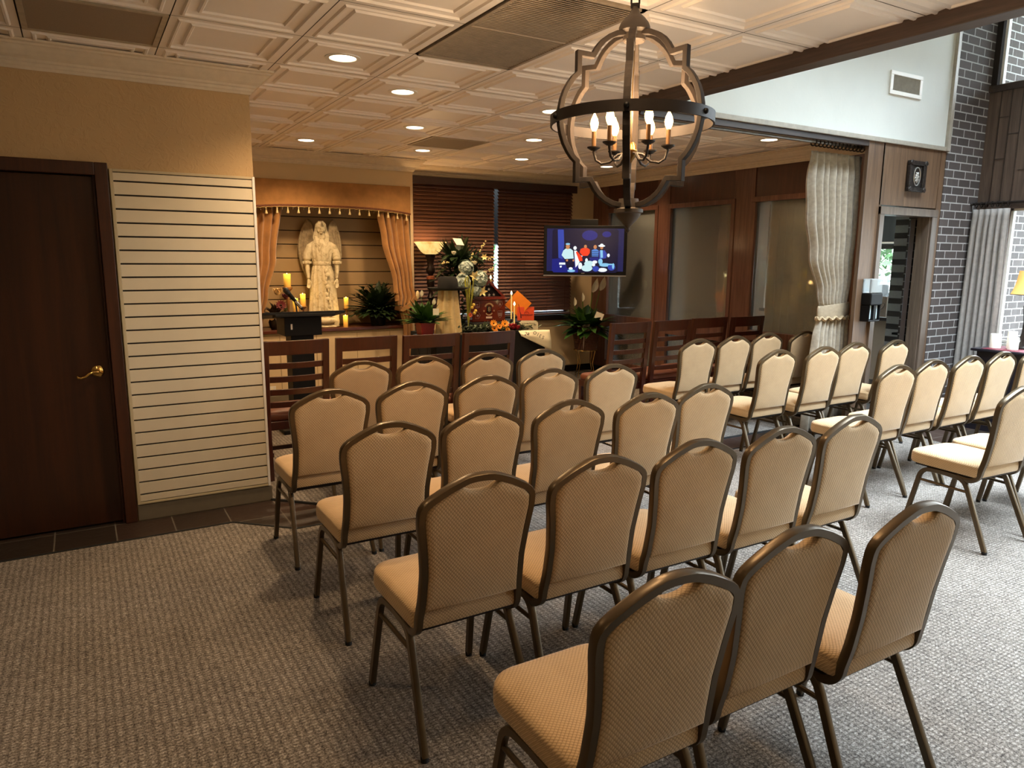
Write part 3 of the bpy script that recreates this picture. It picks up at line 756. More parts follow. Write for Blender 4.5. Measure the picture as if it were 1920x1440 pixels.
obj('finial', MB().lathe([(0, -.400), (.006, -.398), (.010, -.390), (.006, -.382), (.014, -.372), (.034, -.352), (.044, -.338), (.046, -.330), (.054, -.326), (.054, -.314), (.040, -.308), (.036, -.276), (0, -.276)], n=28), plain('dark weathered wood ', '#544a42', .6), ch)
m = MB().tube([(0, 0, -.28), (0, 0, .28)], .0055, 8); obj('centre_rod', m, M['bronze'], ch)
obj('hub', MB().lathe([(0, -.150), (.006, -.148), (.010, -.138), (.026, -.120), (.028, -.104), (.024, -.100), (.022, -.086), (.012, -.074), (0, -.072)], n=24), plain('antique bronze', '#7d5a2c', .3, .9), ch)
M['bulb'] = emis_mat('glowing candle bulb', (1.0, .55, .18), 14)
bulbs = []
for k in range(6):
    a = k*PI/3 - PI/2 + PI/6; ca, sa = math.cos(a), math.sin(a)
    pl = [(.018, -.112), (.045, -.118), (.075, -.143), (.105, -.148), (.126, -.135), (.135, -.105), (.135, -.095)]
    arm = obj('candle_arm', MB().tube([(r*ca, r*sa, z) for r, z in pl], .0048, 8), CI, ch)
    c_ = (.135*ca, .135*sa, 0)
    obj('drip_pan', MB().lathe([(0, -.100), (.010, -.100), (.024, -.091), (.025, -.087), (.010, -.092), (0, -.092)], c_, 18), CI, arm)
    obj('candle_sleeve', MB().lathe([(.0085, -.092), (.0085, -.032), (0, -.032)], c_, 12), plain('aged candle sleeve', '#6a4d30', .4, .5) if k == 0 else bpy.data.materials['aged candle sleeve'], arm)
    obj('bulb', MB().lathe([(.006, -.032), (.013, -.018), (.0155, -.004), (.012, .012), (.005, .026), (.0015, .036), (0, .038)], c_, 14), M['bulb'], arm)
def chain(mb, x, y, z0, z1, r=.011, L=.034, th=.0025):
    z = z0; k = 0
    while z < z1:
        pts = []
        for j in range(12):
            a = 2*PI*j/12; u = r*math.cos(a)*.75; vz = L*.5*math.sin(a)
            pts.append((x+(u if k % 2 else 0), y+(0 if k % 2 else u), z+L*.5+vz))
        mb.tube(pts, th, 6, loop=True, cap=False); z += L*.78; k += 1
m = MB()
P_ = [(.014, 0, .40), (.014, 0, .440), (.010, 0, .452), (0, 0, .456), (-.010, 0, .452), (-.014, 0, .44), (-.014, 0, .40)]
m.tube(P_, .0035, 8).box(-.016, .016, -.006, .006, .386, .402)
chain(m, 0, 0, .444, .60); obj('chain', m, CI, ch)
obj('ceiling_rose', MB().lathe([(0, .601), (.055, .601), (.055, .590), (.030, .578), (0, .575)], n=24), CI, ch)
import itertools
for k in range(6):
    a = k*PI/3 - PI/2 + PI/6 + math.radians(-43)
    point((.715+.135*math.cos(a), -1.735+.135*math.sin(a), 2.115+.05), 4.5, (1, .68, .38), .012, 'candle_light')
# ================================================================ SLATWALL, BLINDS, NICHE
sw = thing('slatwall_panel', 'cream slatted wall panel with thin horizontal grooves between the brown door and the corner', 'wall panel', (0, YD, 0))
g0, gp = 2.033, .0776; zs = [2.085] + [g0-k*gp for k in range(25)] + [.122]
m = MB()
for a, b in zip(zs[:-1], zs[1:]): m.box(-.862, -.104, -.020, -.006, b+.0048, a-.0048)
obj('slats', m, M['panel_cream'], sw, smooth=False, bevel=.001)
obj('backing', MB().box(-.862, -.104, -.006, -.0005, .122, 2.085), M['panel_gap'], sw, smooth=False)
m = MB().box(-.880, -.862, -.022, -.0005, .108, 2.100).box(-.862, -.104, -.022, -.0005, .108, .122).box(-.862, -.104, -.022, -.0005, 2.085, 2.100)
obj('edging', m, plain('slat edging', '#b9ab8b', .5, var=.03), sw, smooth=False, bevel=.002)
obj('corner_trim', MB().box(-.104, -.088, -.024, -.0005, .108, 2.100), M['white'], sw, smooth=False, bevel=.002)

bw = wood('reddish brown blind slat', '#583a2f', '#7c5646', .55, 'X', .6, .03)
def blind(x0, x1, z0, z1, label):
    t = thing('window_blind', label, 'blind', ((x0+x1)/2, YW-.03, 0)); w2 = (x1-x0)/2
    obj('headrail', MB().box(-w2, w2, -.035, .02, z1-.06, z1), plain('blind headrail', '#2e1610', .4) if 'blind headrail' not in bpy.data.materials else bpy.data.materials['blind headrail'], t, smooth=False, bevel=.004)
    m = MB(); z = z1-.085; rot = math.radians(47)
    while z > z0+.04:
        c, s = math.cos(rot)*.0315, math.sin(rot)*.0315
        for q in (0,): m.add([(-w2+.01, -c, z-s), (w2-.01, -c, z-s), (w2-.01, 0, z+.002), (-w2+.01, 0, z+.002), (w2-.01, c, z+s), (-w2+.01, c, z+s)], [(0, 1, 2, 3), (3, 2, 4, 5)])
        z -= .0445
    obj('slats', m, bw, t, smooth=False, solid=.003)
    obj('bottom_rail', MB().box(-w2+.01, w2-.01, -.02, .02, z0+.005, z0+.025), bw, t, smooth=False, bevel=.003)
    m = MB()
    for k in (-.8, -.3, .3, .8): m.tube([(k*w2, -.024, z0+.02), (k*w2, -.024, z1-.05)], .0012, 5)
    obj('ladder_cord', m, plain('cord brown', '#4a2a1e', .8) if 'cord brown' not in bpy.data.materials else bpy.data.materials['cord brown'], t)
    return t
blind(2.36, 3.632, .84, 2.565, 'closed reddish brown wooden blind behind the floor lamp, left of the bright slit')
blind(3.672, 4.868, .84, 2.565, 'closed reddish brown wooden blind partly behind the television, right of the bright slit')
m = MB().box(2.345, 4.9, YW-.095, YW-.07, 2.49, 2.585)
o = obj('blind_valance', m, bpy.data.materials['blind headrail'], smooth=False, bevel=.004); tag(o, 'dark wooden valance board across the top of both brown blinds', 'valance')
m = MB().box(2.345, 4.9, YW-.06, YW+.02, .765, .835); struct('trim_12', m, plain('dark window sill', '#1c1210', .35), 'dark window sill under the blinds', smooth=False, bevel=.004)
m = MB().box(2.52, 4.86, YW+.08, YW+.12, .84, .88).box(2.52, 4.86, YW+.08, YW+.12, 2.50, 2.56).box(2.52, 2.56, YW+.08, YW+.12, .84, 2.56).box(4.82, 4.86, YW+.08, YW+.12, .84, 2.56)
struct('trim_13', m, plain('aluminium frame', '#b8bcc0', .3, .6), 'metal window frame behind the blinds', smooth=False)
struct('window_7', MB().box(2.56, 4.82, YW+.098, YW+.102, .88, 2.50), M['glass'], 'window behind the brown blinds', smooth=False)

# niche
m = MB().box(nx0-.02, nx1, YN-.025, YN+.42, nz0-.035, nz0)
o = obj('niche_shelf', m, wood('mahogany ledge', '#3a160c', '#642c18', .3, 'X', 1, coat=.3), smooth=False, bevel=.004); tag(o, 'long mahogany ledge carrying the angel statue and candles', 'shelf')
m = MB()
for x in (.75, 1.15, 1.62, 2.02): m.box(x-.002, x+.002, YN-.004, YN, .12, nz0-.06)
m.box(nx0, nx1, YN-.006, YN, nz0-.065, nz0-.035); struct('trim_14', m, plain('panel seam', '#8f7b56', .6), 'thin seams of the cream panelling under the ledge', smooth=False)
gold = plain('gold suede', '#a3743f', .85, var=.16, scale=9, sheen=.3)
val = thing('valance', 'gold brown suede valance with tassel fringe across the top of the statue niche', 'valance', (1.34, YN-.02, 0))
zb_ = lambda x: 2.158-.052*abs((x)/.96)**3
rs = []
for i in range(33):
    x = -.955+1.91*i/32; y = 0.0; rs.append([(x, y-.012, zb_(x)), (x, y-.016, 2.30), (x, y-.012, 2.415), (x, y+.012, 2.415), (x, y+.012, zb_(x))])
obj('board', MB().rings(rs), gold, val, ang=25)
rd = plain('burgundy gold braid', '#6b3a1c', .6, scale=120, var=.5); gb = plain('pale gold thread', '#c9a868', .6, scale=80, var=.25)
m = MB()
for dz in (.004, -.006): m.tube([(-.955+1.91*i/40, -.018, zb_(-.955+1.91*i/40)+dz) for i in range(41)], .006, 6)
obj('braid', m, rd, val)
obj('cord_edge', MB().tube([(-.955+1.91*i/160, -.02, zb_(-.955+1.91*i/160)-.017+.003*math.sin(i*1.3)) for i in range(161)], .003, 5), gb, val)
tm = MB().lathe([(.0, .0), (.004, .0), (.004, -.014), (.008, -.018), (.008, -.026), (.005, -.030), (.010, -.038), (.017, -.066), (.015, -.070), (0, -.068)], n=12).mi
for k in range(17):
    x = -.90+1.80*k/16; T0 = MB().lathe([(0, .0), (.003, .0), (.003, -.010), (.007, -.014), (.007, -.022), (.004, -.026), (.009, -.036), (.015, -.062), (.013, -.066), (0, -.064)], (x, -.02, zb_(x)-.018), 10)
    obj('tassel', T0, plain('cream tassel', '#dcc592', .8, scale=150) if k == 0 else bpy.data.materials['cream tassel'], val)
for k in range(16):
    x = -.90+1.80*(k+.5)/16; T0 = MB().ell((x, -.02, zb_(x)-.028), (.003, .003, .006), 6, 5).ell((x, -.02, zb_(x)-.042), (.005, .005, .007), 6, 5)
    obj('bead_drop', T0, plain('glass bead', '#6d5a44', .15) if k == 0 else bpy.data.materials['glass bead'], val)

def cloth(zs, fl, fr, y0, depth, folds, nx=60, ph=0.0, axis='X', wob=.0):
    # zs: heights ; fl/fr: edges at height ; returns MB sheet
    m = MB(); rows = []
    for z in zs:
        a, b = fl(z), fr(z); row = []
        d = depth(z) if callable(depth) else depth
        for i in range(nx+1):
            u = i/nx; th = 2*PI*folds*u + ph + .55*math.sin(u*23+ph)
            s_ = math.sin(th); yy = y0(z) if callable(y0) else y0
            off = d*(s_*.85+.15*math.sin(2*th+1)); x = a+(b-a)*u + d*.25*math.cos(th)
            row.append((x, yy+off, z) if axis == 'X' else (yy+off, x, z))
        rows.append(row)
    o = len(m.v); n = nx+1; m.v += [p for r in rows for p in r]
    for i in range(len(rows)-1):
        for j in range(nx): m.f.append((o+i*n+j, o+i*n+j+1, o+(i+1)*n+j+1, o+(i+1)*n+j)); m.mi.append(0)
    return m
def interp(tab):
    def f(z):
        for (z0, v0), (z1, v1) in zip(tab[:-1], tab[1:]):
            if z0 >= z >= z1: t = (z0-z)/(z0-z1+1e-9); t = t*t*(3-2*t); return v0+(v1-v0)*t
        return tab[0][1] if z > tab[0][0] else tab[-1][1]
    return f
zr = lambda a, b, n: [a+(b-a)*i/n for i in range(n+1)]
t = thing('drape', 'gold brown suede drape tied back at the left side of the statue niche', 'curtain', (0, YN, 0))
obj('cloth', cloth(zr(2.14, .95, 30), interp([(2.2, .42), (.95, .41)]), interp([(2.2, .84), (1.6, .76), (1.2, .66), (.95, .60)]), .07, interp([(2.2, .028), (.95, .018)]), 5), gold, t, solid=.003, ang=60)
obj('tieback', MB().tube([(.40, .03, 1.00), (.52, .035, .95), (.62, .05, .98)], .012, 8), gold, t)
obj('lower_fall', cloth(zr(.96, .83, 6), interp([(.96, .41), (.83, .41)]), interp([(.96, .60), (.83, .58)]), .07, .015, 4), gold, t, solid=.003, ang=60)
t = thing('drape', 'gold brown suede drape swept right and tied back beside the blinds', 'curtain', (0, YN, 0))
obj('cloth', cloth(zr(2.12, 1.02, 34), interp([(2.2, 1.90), (1.8, 1.95), (1.3, 2.06), (1.02, 2.08)]), interp([(2.2, 2.29), (1.6, 2.29), (1.3, 2.30), (1.15, 2.33), (1.02, 2.27)]), interp([(2.12, .03), (1.4, -.045), (1.02, -.055)]), interp([(2.2, .03), (1.02, .022)]), 5, ph=.7), gold, t, solid=.003, ang=60)
obj('tieback', MB().sweep([(2.055, -.085, 1.035), (2.15, -.105, 1.015), (2.25, -.10, 1.06), (2.34, -.07, 1.15)], [(-.004, -.028), (.004, -.028), (.004, .028), (-.004, .028)], up=(0, 0, 1)), gold, t)
obj('tieback_loop', MB().ell((2.352, -.07, 1.17), (.022, .018, .055), 10, 8), plain('pale cream satin', '#e6d2a0', .4), t)
obj('lower_fall', cloth(zr(1.02, .30, 20), interp([(1.02, 2.12), (.8, 2.17), (.3, 2.18)]), interp([(1.02, 2.26), (.8, 2.30), (.3, 2.33)]), -.055, .022, 3.5), gold, t, solid=.003, ang=60)

# ---------------- angel statue (one continuous remeshed body, wings and plinth as parts)
st = thing('angel_statue', 'white winged angel statue in long robe standing on the mahogany ledge', 'statue', (1.295, YN+.17, nz0), math.radians(-15))
stone = MT('weathered cream stone', .8)
def _stone():
    m = stone; n = m.noise(m.co(), 14, 5, .7, 1); n2 = m.noise(m.co(), 70, 3)
    m.col(m.ramp(n, [(.32, lin('#958362')), (.48, lin('#c9bb98')), (.8, lin('#dccfb0'))])); m.bump(n2, .08, .003)
_stone()
b = MB()
def body_sec(z, rx, ry, cx=0, cy=0, amp=0, k=14, ph=0):
    r = []
    for j in range(72):
        a = 2*PI*j/72; q = 1+amp*math.sin(k*a+ph)+amp*.5*math.sin(k*2.3*a+1+ph*2); r.append((cx+rx*q*math.cos(a), cy+ry*q*math.sin(a), z))
    return r
sk = [(.015, .150, .115, .07), (.06, .158, .12, .08), (.20, .145, .105, .11), (.40, .130, .092, .10), (.55, .118, .084, .08), (.64, .100, .074, .055), (.665, .090, .068, .01), (.69, .090, .068, .01), (.70, .102, .076, .03),
      (.76, .112, .084, .05), (.82, .120, .082, .04), (.865, .122, .074, .02), (.895, .104, .062, .01), (.918, .074, .052, 0), (.938, .040, .038, 0), (.99, .038, .038, 0)]
b.rings([body_sec(z, rx, ry, 0, .0 if z > .3 else -.01, amp, 13, z*3) for z, rx, ry, amp in sk], True, True)
# sash and wrap fold
b.rings([body_sec(z, rx, ry, 0, 0, .01, 9) for z, rx, ry in ((.655, .094, .074), (.668, .100, .079), (.688, .100, .079), (.70, .094, .074))], True, True)
for i in range(12):
    z = .60-.042*i; b.ell((.035+.014*math.sin(i*1.7)+.002*i, -.092-.001*i, z), (.020+.010*math.sin(i*2.1), .016, .026), 8, 6)
# head, face, hair
b.ell((0, -.008, 1.045), (.046, .055, .066), 20, 16)
b.ell((0, -.066, 1.037), (.0085, .016, .020), 8, 6); b.ell((0, -.055, 1.008), (.014, .010, .005), 8, 6); b.ell((0, -.046, .990), (.017, .015, .012), 8, 6)
b.ell((.019, -.053, 1.056), (.012, .007, .0045), 8, 6); b.ell((-.019, -.053, 1.056), (.012, .007, .0045), 8, 6)
b.ell((.028, -.040, 1.020), (.015, .014, .018), 8, 6); b.ell((-.028, -.040, 1.020), (.015, .014, .018), 8, 6)
b.ell((0, .014, 1.060), (.052, .052, .060), 16, 10)
for s in (-1, 1):
    for j, (dx, dy) in enumerate(((0, 0), (.014, .012), (.006, .03), (-.01, -.004))):
        b.tube([(s*(.014+dx*.3), -.026+dy, 1.112), (s*(.043+dx*.2), -.014+dy, 1.08), (s*(.050+dx*.6), .002+dy, 1.01), (s*(.060+dx), -.014+dy, .95), (s*(.050+dx*1.2), -.042+dy, .91), (s*(.062+dx), -.056+dy, .87)], [.010, .012, .013, .015, .014, .006], 8)
# sleeves, forearms, hands
for s in (-1, 1):
    b.tube([(s*.080, 0, .875), (s*.118, -.004, .845), (s*.148, -.006, .77), (s*.156, -.014, .72), (s*.155, -.018, .705)], [.034, .044, .048, .043, .032], 14)
    fr_ = [(s*.158+(.046*(1+.12*math.sin(9*a)))*math.cos(a), -.018+(.042*(1+.12*math.sin(9*a)))*math.sin(a)) for a in [2*PI*j/48 for j in range(48)]]
    b.rings([[(x, y, z) for x, y in fr_] for z in (.672, .70)], True, True)
    b.tube([(s*.156, -.018, .70), (s*.154, -.036, .60), (s*.148, -.055, .52)], [.026, .022, .0145], 12)
    b.ell((s*.147, -.060, .485), (.0185, .010, .032), 12, 8)
    for q, (dx, L) in enumerate(((-.0125, .043), (-.004, .050), (.0045, .047), (.0125, .036))):
        b.tube([(s*.147+dx, -.060, .465), (s*.147+dx*1.25, -.066, .465-L*.55), (s*.147+dx*1.3, -.074, .465-L)], [.0058, .0054, .0042], 7)
    b.tube([(s*.147-s*.014, -.062, .495), (s*.147-s*.026, -.070, .472), (s*.147-s*.028, -.076, .452)], [.0075, .0065, .005], 7)
bo = obj('figure', b, stone, st)
md = bo.modifiers.new('r', 'REMESH'); md.mode = 'VOXEL'; md.voxel_size = .0032; md.use_smooth_shade = True
wst = plain('weathered wing stone', '#a39274', .85, var=.25, scale=30)
st.scale = (1.04, 1.04, 1.062)
# wings
for s in (-1, 1):
    def edge(t_): # outer / inner x of the wing at parameter t (0 top .. 1 tip)
        xo = .150+.062*math.sin(PI*min(1, t_*1.25))-.09*t_*t_; xo = (xo if t_ > .06 else .150)+(.045 if s < 0 else .015)*math.sin(PI*min(1, t_+.1))
        xi = .055+.02*t_
        if t_ < .14: k = math.sqrt(max(0, 1-((.14-t_)/.14)**2)); c_ = .135; xo = c_+(xo-c_)*k; xi = c_+(xi-c_)*k*.75
        return xo, xi
    m = MB(); N = 30; n = 9
    for i in range(N+1):
        t_ = i/N; z = 1.135-.90*t_; xo, xi = edge(t_)
        for j in range(n):
            u = j/8; m.v.append((s*(xi+(xo-xi)*u), .070+.028*u, z))
    for i in range(N):
        for j in range(8): m.f.append((i*n+j, i*n+j+1, (i+1)*n+j+1, (i+1)*n+j)); m.mi.append(0)
    obj('wing', m, wst, st, solid=.026, ang=70)
    f = MB()
    for i in range(5, 25):
        t_ = i/N; z = 1.135-.90*t_; xo, xi = edge(t_)
        for j in range(2 + (t_ < .5)): f.ell((s*(xo-.012-.026*j), .068-.004*j+.012*(1-j/3), z+.012*(j % 2)), (.011, .006, .030), 8, 5)
    obj('wing_feathers', f, wst, st)
m = MB(); m.lathe([(0, .0), (.155, .0), (.165, .012), (.150, .030), (0, .034)], n=28)
m.tube([(.02+.11*math.cos(a)*(1-a*.055), -.10+.05*math.sin(a)*(1-a*.05), .045+.006*a) for a in [i*.45 for i in range(20)]], [.034]*16+[.028, .022, .016, .008], 10)
m.ell((.09, -.09, .115), (.028, .045, .022), 10, 8)
obj('plinth', m, stone, st)

# ---------------- candles and holders on the ledge
M['candle'] = MT('glowing ivory candle', .5)
def _cand():
    m = M['candle']; o = m.sep(m.co(kind='Generated'))
    c = m.ramp(o[2], [(0, lin('#d9a552')), (.6, lin('#f0b83c')), (1, lin('#ffd84a'))]); m.col(c); m.l.new(c, m.b.inputs['Emission Color'])
    m.l.new(m.math('MULTIPLY', m.math('POWER', o[2], 1.5), 1.3), m.b.inputs['Emission Strength']); m.b.inputs['Subsurface Weight'].default_value = 0.0
_cand()
M['flame'] = emis_mat('candle flame', (1, .8, .35), 6)
def candle(x, y, z, h, r, label, group='glowing pillar candles on the ledge'):
    t = thing('pillar_candle', label, 'candle', (x, y, z), 0, group)
    obj('wax', MB().lathe([(0, 0), (r, 0), (r, h*.9), (r*1.02, h*.97), (r*.95, h), (r*.78, h-.006), (r*.5, h-.014), (0, h-.016)], n=20, fn=lambda rr, zz, a: rr*(1+(.03*math.sin(2*a+1) if zz > h*.9 else 0))), M['candle'], t)
    obj('flame', MB().ell((0, 0, h-.002), (.005, .005, .011), 8, 6), M['flame'], t)
hw_ = wood('turned walnut', '#5d3a1e', '#8a5c33', .4, 'Z', 2)
def holder(x, y, z, h, r, label):
    t = thing('candle_holder', label, 'candlestick', (x, y, z))
    obj('foot', MB().lathe([(0, 0), (r*1.15, 0), (r*1.15, h*.03), (r*.8, h*.06), (r*.4, h*.12), (0, h*.12)], n=24), hw_, t)
    p = [(0, h*.10), (r*.38, h*.10), (r*.5, h*.2), (r*.32, h*.28), (r*.26, h*.45), (r*.42, h*.58), (r*.5, h*.66), (r*.3, h*.74), (r*.28, h*.84), (r*.5, h*.9), (0, h*.92)]
    obj('stem', MB().lathe(p, n=20), hw_, t)
    obj('cup', MB().lathe([(0, h*.88), (r*.6, h*.89), (r*1.2, h*.955), (r*1.32, h*.985), (r*1.3, h), (0, h)], n=24), hw_, t)
cy_ = YN+.17
holder(.905, cy_+.03, nz0, .455, .042, 'tallest turned wooden candlestick on the ledge, left of the angel'); candle(.905, cy_+.03, nz0+.455, .148, .038, 'large glowing candle on the tallest wooden candlestick left of the angel')
holder(1.062, cy_, nz0, .24, .032, 'wooden candlestick just left of the angel robe'); candle(1.062, cy_, nz0+.24, .140, .029, 'glowing candle just left of the angel robe')
holder(.955, cy_-.09, nz0, .19, .034, 'low wooden candlestick behind the microphone'); candle(.955, cy_-.09, nz0+.19, .145, .029, 'glowing candle partly hidden behind the black microphone')
holder(1.568, cy_+.03, nz0, .20, .030, 'wooden candlestick to the right of the angel'); candle(1.568, cy_+.03, nz0+.20, .126, .026, 'glowing candle raised on a candlestick right of the angel')
candle(1.50, YN+.03, nz0, .135, .026, 'glowing candle standing directly on the ledge front right of the angel')
point((1.50, YN-.02, nz0+.20), .6, (1, .6, .2), .02, 'candle_glow'); point((1.0, YN+.0, nz0+.42), .8, (1, .6, .2), .02, 'candle_glow')

# ---------------- plants and flowers
M['leaf_dark'] = plain('dark glossy leaf', '#22331a', .4, var=.4, scale=8)
M['leaf'] = plain('green leaf', '#345622', .4, var=.35, scale=7)
M['leaf_light'] = plain('fresh green leaf', '#567a2c', .45, var=.3, scale=9)
M['leaf_grey'] = plain('grey green leaf', '#7e8a72', .6, var=.3, scale=20)
M['petal_white'] = plain('white petal', '#eee7cf', .5, var=.08)
M['petal_yellow'] = plain('yellow lily petal', '#f2dd9a', .5, var=.12)
M['petal_orange'] = plain('orange petal', '#f09a1e', .5, var=.15, scale=40)
M['petal_red'] = plain('red petal', '#a01022', .5, var=.25, scale=40)
M['petal_burg'] = plain('burgundy petal', '#5a1a2a', .6, var=.25, scale=40)
M['hydrangea'] = plain('pale blue green hydrangea', '#b4c4bd', .7, var=.3, scale=60)
M['card'] = plain('white card', '#f2ead8', .6, var=.02)
M['stemg'] = plain('stem green', '#4d6a2a', .5)
rr = random.Random(11)
def dirv(az, el): return (math.cos(el)*math.cos(az), math.cos(el)*math.sin(az), math.sin(el))
def bush(n, c, L, W, el=(.1, 1.2), droop=.35, spread=.03, azr=(0, 2*PI), seg=5):
    m = MB()
    for i in range(n):
        az = rr.uniform(*azr); e_ = rr.uniform(*el); l_ = L*rr.uniform(.7, 1.1)
        m.leaf((c[0]+rr.uniform(-spread, spread), c[1]+rr.uniform(-spread, spread), c[2]), dirv(az, e_), l_, W*rr.uniform(.7, 1.15), droop*rr.uniform(.5, 1.3), seg)
    return m
def lily(c, nrm, r, mat, parent, nm='lily', n=6):
    nrm = Vector(nrm).normalized(); a = nrm.cross(Vector((0, 0, 1))).normalized(); b_ = nrm.cross(a); m = MB()
    for k in range(n):
        th = 2*PI*k/n; d = (a*math.cos(th)+b_*math.sin(th))*.85+nrm*.45
        m.leaf(c, d, r, r*.42, .0, 4, up=nrm, fold=.25)
    m.ell(tuple(Vector(c)+nrm*.006), (.006, .006, .006), 6, 5)
    return obj(nm, m, mat, parent)
def daisy(c, nrm, r, mat, parent, n=12, nm='daisy'):
    nrm = Vector(nrm).normalized(); a = nrm.cross(Vector((0, 0, 1))).normalized(); b_ = nrm.cross(a); m = MB()
    for ring_, k_ in ((0, 1), (.3, .75)):
        for k in range(n):
            th = 2*PI*(k+ring_)/n; d = (a*math.cos(th)+b_*math.sin(th))+nrm*(.18+ring_); m.leaf(c, d, r*k_, r*.42, 0, 3, up=nrm, fold=.1)
    o = obj(nm, m, mat, parent); obj('flower_centre', MB().ell(tuple(Vector(c)+nrm*.006), (r*.22, r*.22, r*.16), 10, 6), plain('brown seed head', '#3a2010', .9) if 'brown seed head' not in bpy.data.materials else bpy.data.materials['brown seed head'], o); return o
def rose(c, r, mat, parent, nm='rose'):
    m = MB().ell(c, (r*.7, r*.7, r*.8), 10, 8)
    for k in range(11):
        th = k*2.4; rad = r*(.45+.05*k); m.leaf((c[0]+rad*.3*math.cos(th), c[1]+rad*.3*math.sin(th), c[2]-r*.3), (math.cos(th)*.6, math.sin(th)*.6, .9), r*1.3, r*1.2, 0, 3, fold=-.5)
    return obj(nm, m, mat, parent)
def blob_flower(c, r, mat, parent, n=110, nm='hydrangea'):
    m = MB().ell(c, (r*.78, r*.78, r*.78), 12, 8)
    for k in range(n):
        v = Vector((rr.gauss(0, 1), rr.gauss(0, 1), rr.gauss(0, 1))).normalized()*r*rr.uniform(.8, 1); p = Vector(c)+v
        a = v.normalized()
        for q in range(4):
            th = q*PI/2+k; s1 = a.cross(Vector((0, 0, 1))).normalized(); s2 = a.cross(s1); m.leaf(p, s1*math.cos(th)+s2*math.sin(th)+a*.3, r*.32, r*.3, 0, 2, up=a)
    return obj(nm, m, mat, parent)
# spiky fern in the niche
t = thing('potted_fern', 'bushy dark green potted fern on the ledge under the right gold drape', 'plant', (1.93, YN+.14, nz0))
obj('pot', MB().lathe([(0, 0), (.08, 0), (.10, .13), (.105, .14), (.09, .14), (.085, .12), (0, .12)], n=20), M['black'], t)
m = MB()
for i in range(150):
    az = rr.uniform(0, 2*PI); e_ = rr.uniform(-.02, 1.3); L = rr.uniform(.30, .48); d = Vector(dirv(az, e_)); 
    d.y = -abs(d.y)*.9 if d.y < 0 else d.y*.3
    c0 = Vector((0, 0, .16)); pts = [c0+d*L*u - Vector((0, 0, 1))*.20*L*u*u for u in (0, .25, .5, .75, 1)]
    m.leaf(c0, d, L, .085, .22, 5)
    if i % 3 == 0:
        for u in (.35, .5, .65, .8):
            p = c0+d*L*u - Vector((0, 0, 1))*.2*L*u*u; sd = d.cross(Vector((0, 0, 1))).normalized()
            for s in (-1, 1): m.leaf(p, d*.6+sd*s*.8, L*.26, .04, .2, 2)
obj('fronds', m, M['leaf_dark'], t)
# dried flower vase at the far left of the ledge
t = thing('flower_vase', 'dark vase with cream and burgundy dried flowers at the left end of the ledge', 'flower arrangement', (.735, YN+.12, nz0))
obj('vase', MB().lathe([(0, 0), (.045, 0), (.06, .03), (.07, .08), (.05, .13), (.04, .15), (.05, .165), (.045, .165), (0, .15)], n=20), plain('dark pewter', '#2c2620', .3, .6), t)
obj('foliage', bush(46, (0, 0, .16), .20, .05, (-.1, 1.4), .3, .03), plain('dried brown leaf', '#3a2c1c', .7, var=.4), t)
rose((.03, -.05, .415), .050, plain('cream rose', '#dcbf8a', .6), t); rose((.12, -.03, .36), .040, M['petal_burg'], t)
daisy((.05, -.09, .27), (0, -1, .2), .065, plain('dusky red petal', '#6b1f22', .6), t, nm='chrysanthemum'); rose((.10, -.07, .22), .028, plain('dried green pod', '#6b6b3c', .7), t, nm='seed_pod')
rose((-.05, -.07, .14), .045, bpy.data.materials['cream rose'], t)

# red pot peace lily (on a small stand)
t = thing('plant_stand', 'slim dark stand under the red potted peace lily', 'stand', (2.10, 3.28, cz))
obj('top', MB().lathe([(0, .76), (.13, .76), (.13, .78), (0, .78)], n=24), M['iron'], t)
for k in range(3):
    a = k*2*PI/3+.4; obj('leg', MB().tube([(.10*math.cos(a), .10*math.sin(a), .76), (.05*math.cos(a), .05*math.sin(a), .4), (.14*math.cos(a), .14*math.sin(a), .004)], .009, 8), M['iron'], t)
t = thing('peace_lily', 'green peace lily in a square red pot with a white card, behind the ladder-back chairs', 'plant', (2.10, 3.28, cz+.782))
m = MB().rings([[(x*k, y*k, z) for x, y in ((-.08, -.08), (.08, -.08), (.08, .08), (-.08, .08))] for k, z in ((.82, 0), (1.0, .115), (1.08, .116), (1.08, .13), (.98, .13), (.95, .11))])
obj('pot', m, plain('red plastic pot', '#8f1d12', .4), t, smooth=False)
m = bush(90, (0, 0, .12), .32, .095, (.1, 1.45), .25, .04)
obj('foliage', m, M['leaf'], t)
m = MB()
for (dx, dy, h) in ((-.05, -.02, .42), (.08, -.05, .33), (-.11, .02, .30)):
    m.tube([(0, 0, .12), (dx*.6, dy, h*.7), (dx, dy, h)], .003, 6)
st_ = obj('flower_stems', m, M['stemg'], t)
m = MB()
for (dx, dy, h) in ((-.05, -.02, .42), (.08, -.05, .33), (-.11, .02, .30)): m.leaf((dx, dy, h-.01), (.1, -.1, 1), .075, .045, 0, 5, up=(0, -1, 0), fold=.4); m.ell((dx, dy-.008, h+.02), (.005, .005, .02), 6, 6)
obj('white_spathe', m, M['petal_white'], t)
obj('gift_card', MB().box(.045, .115, -.115, -.113, .215, .285), M['card'], t, smooth=False)

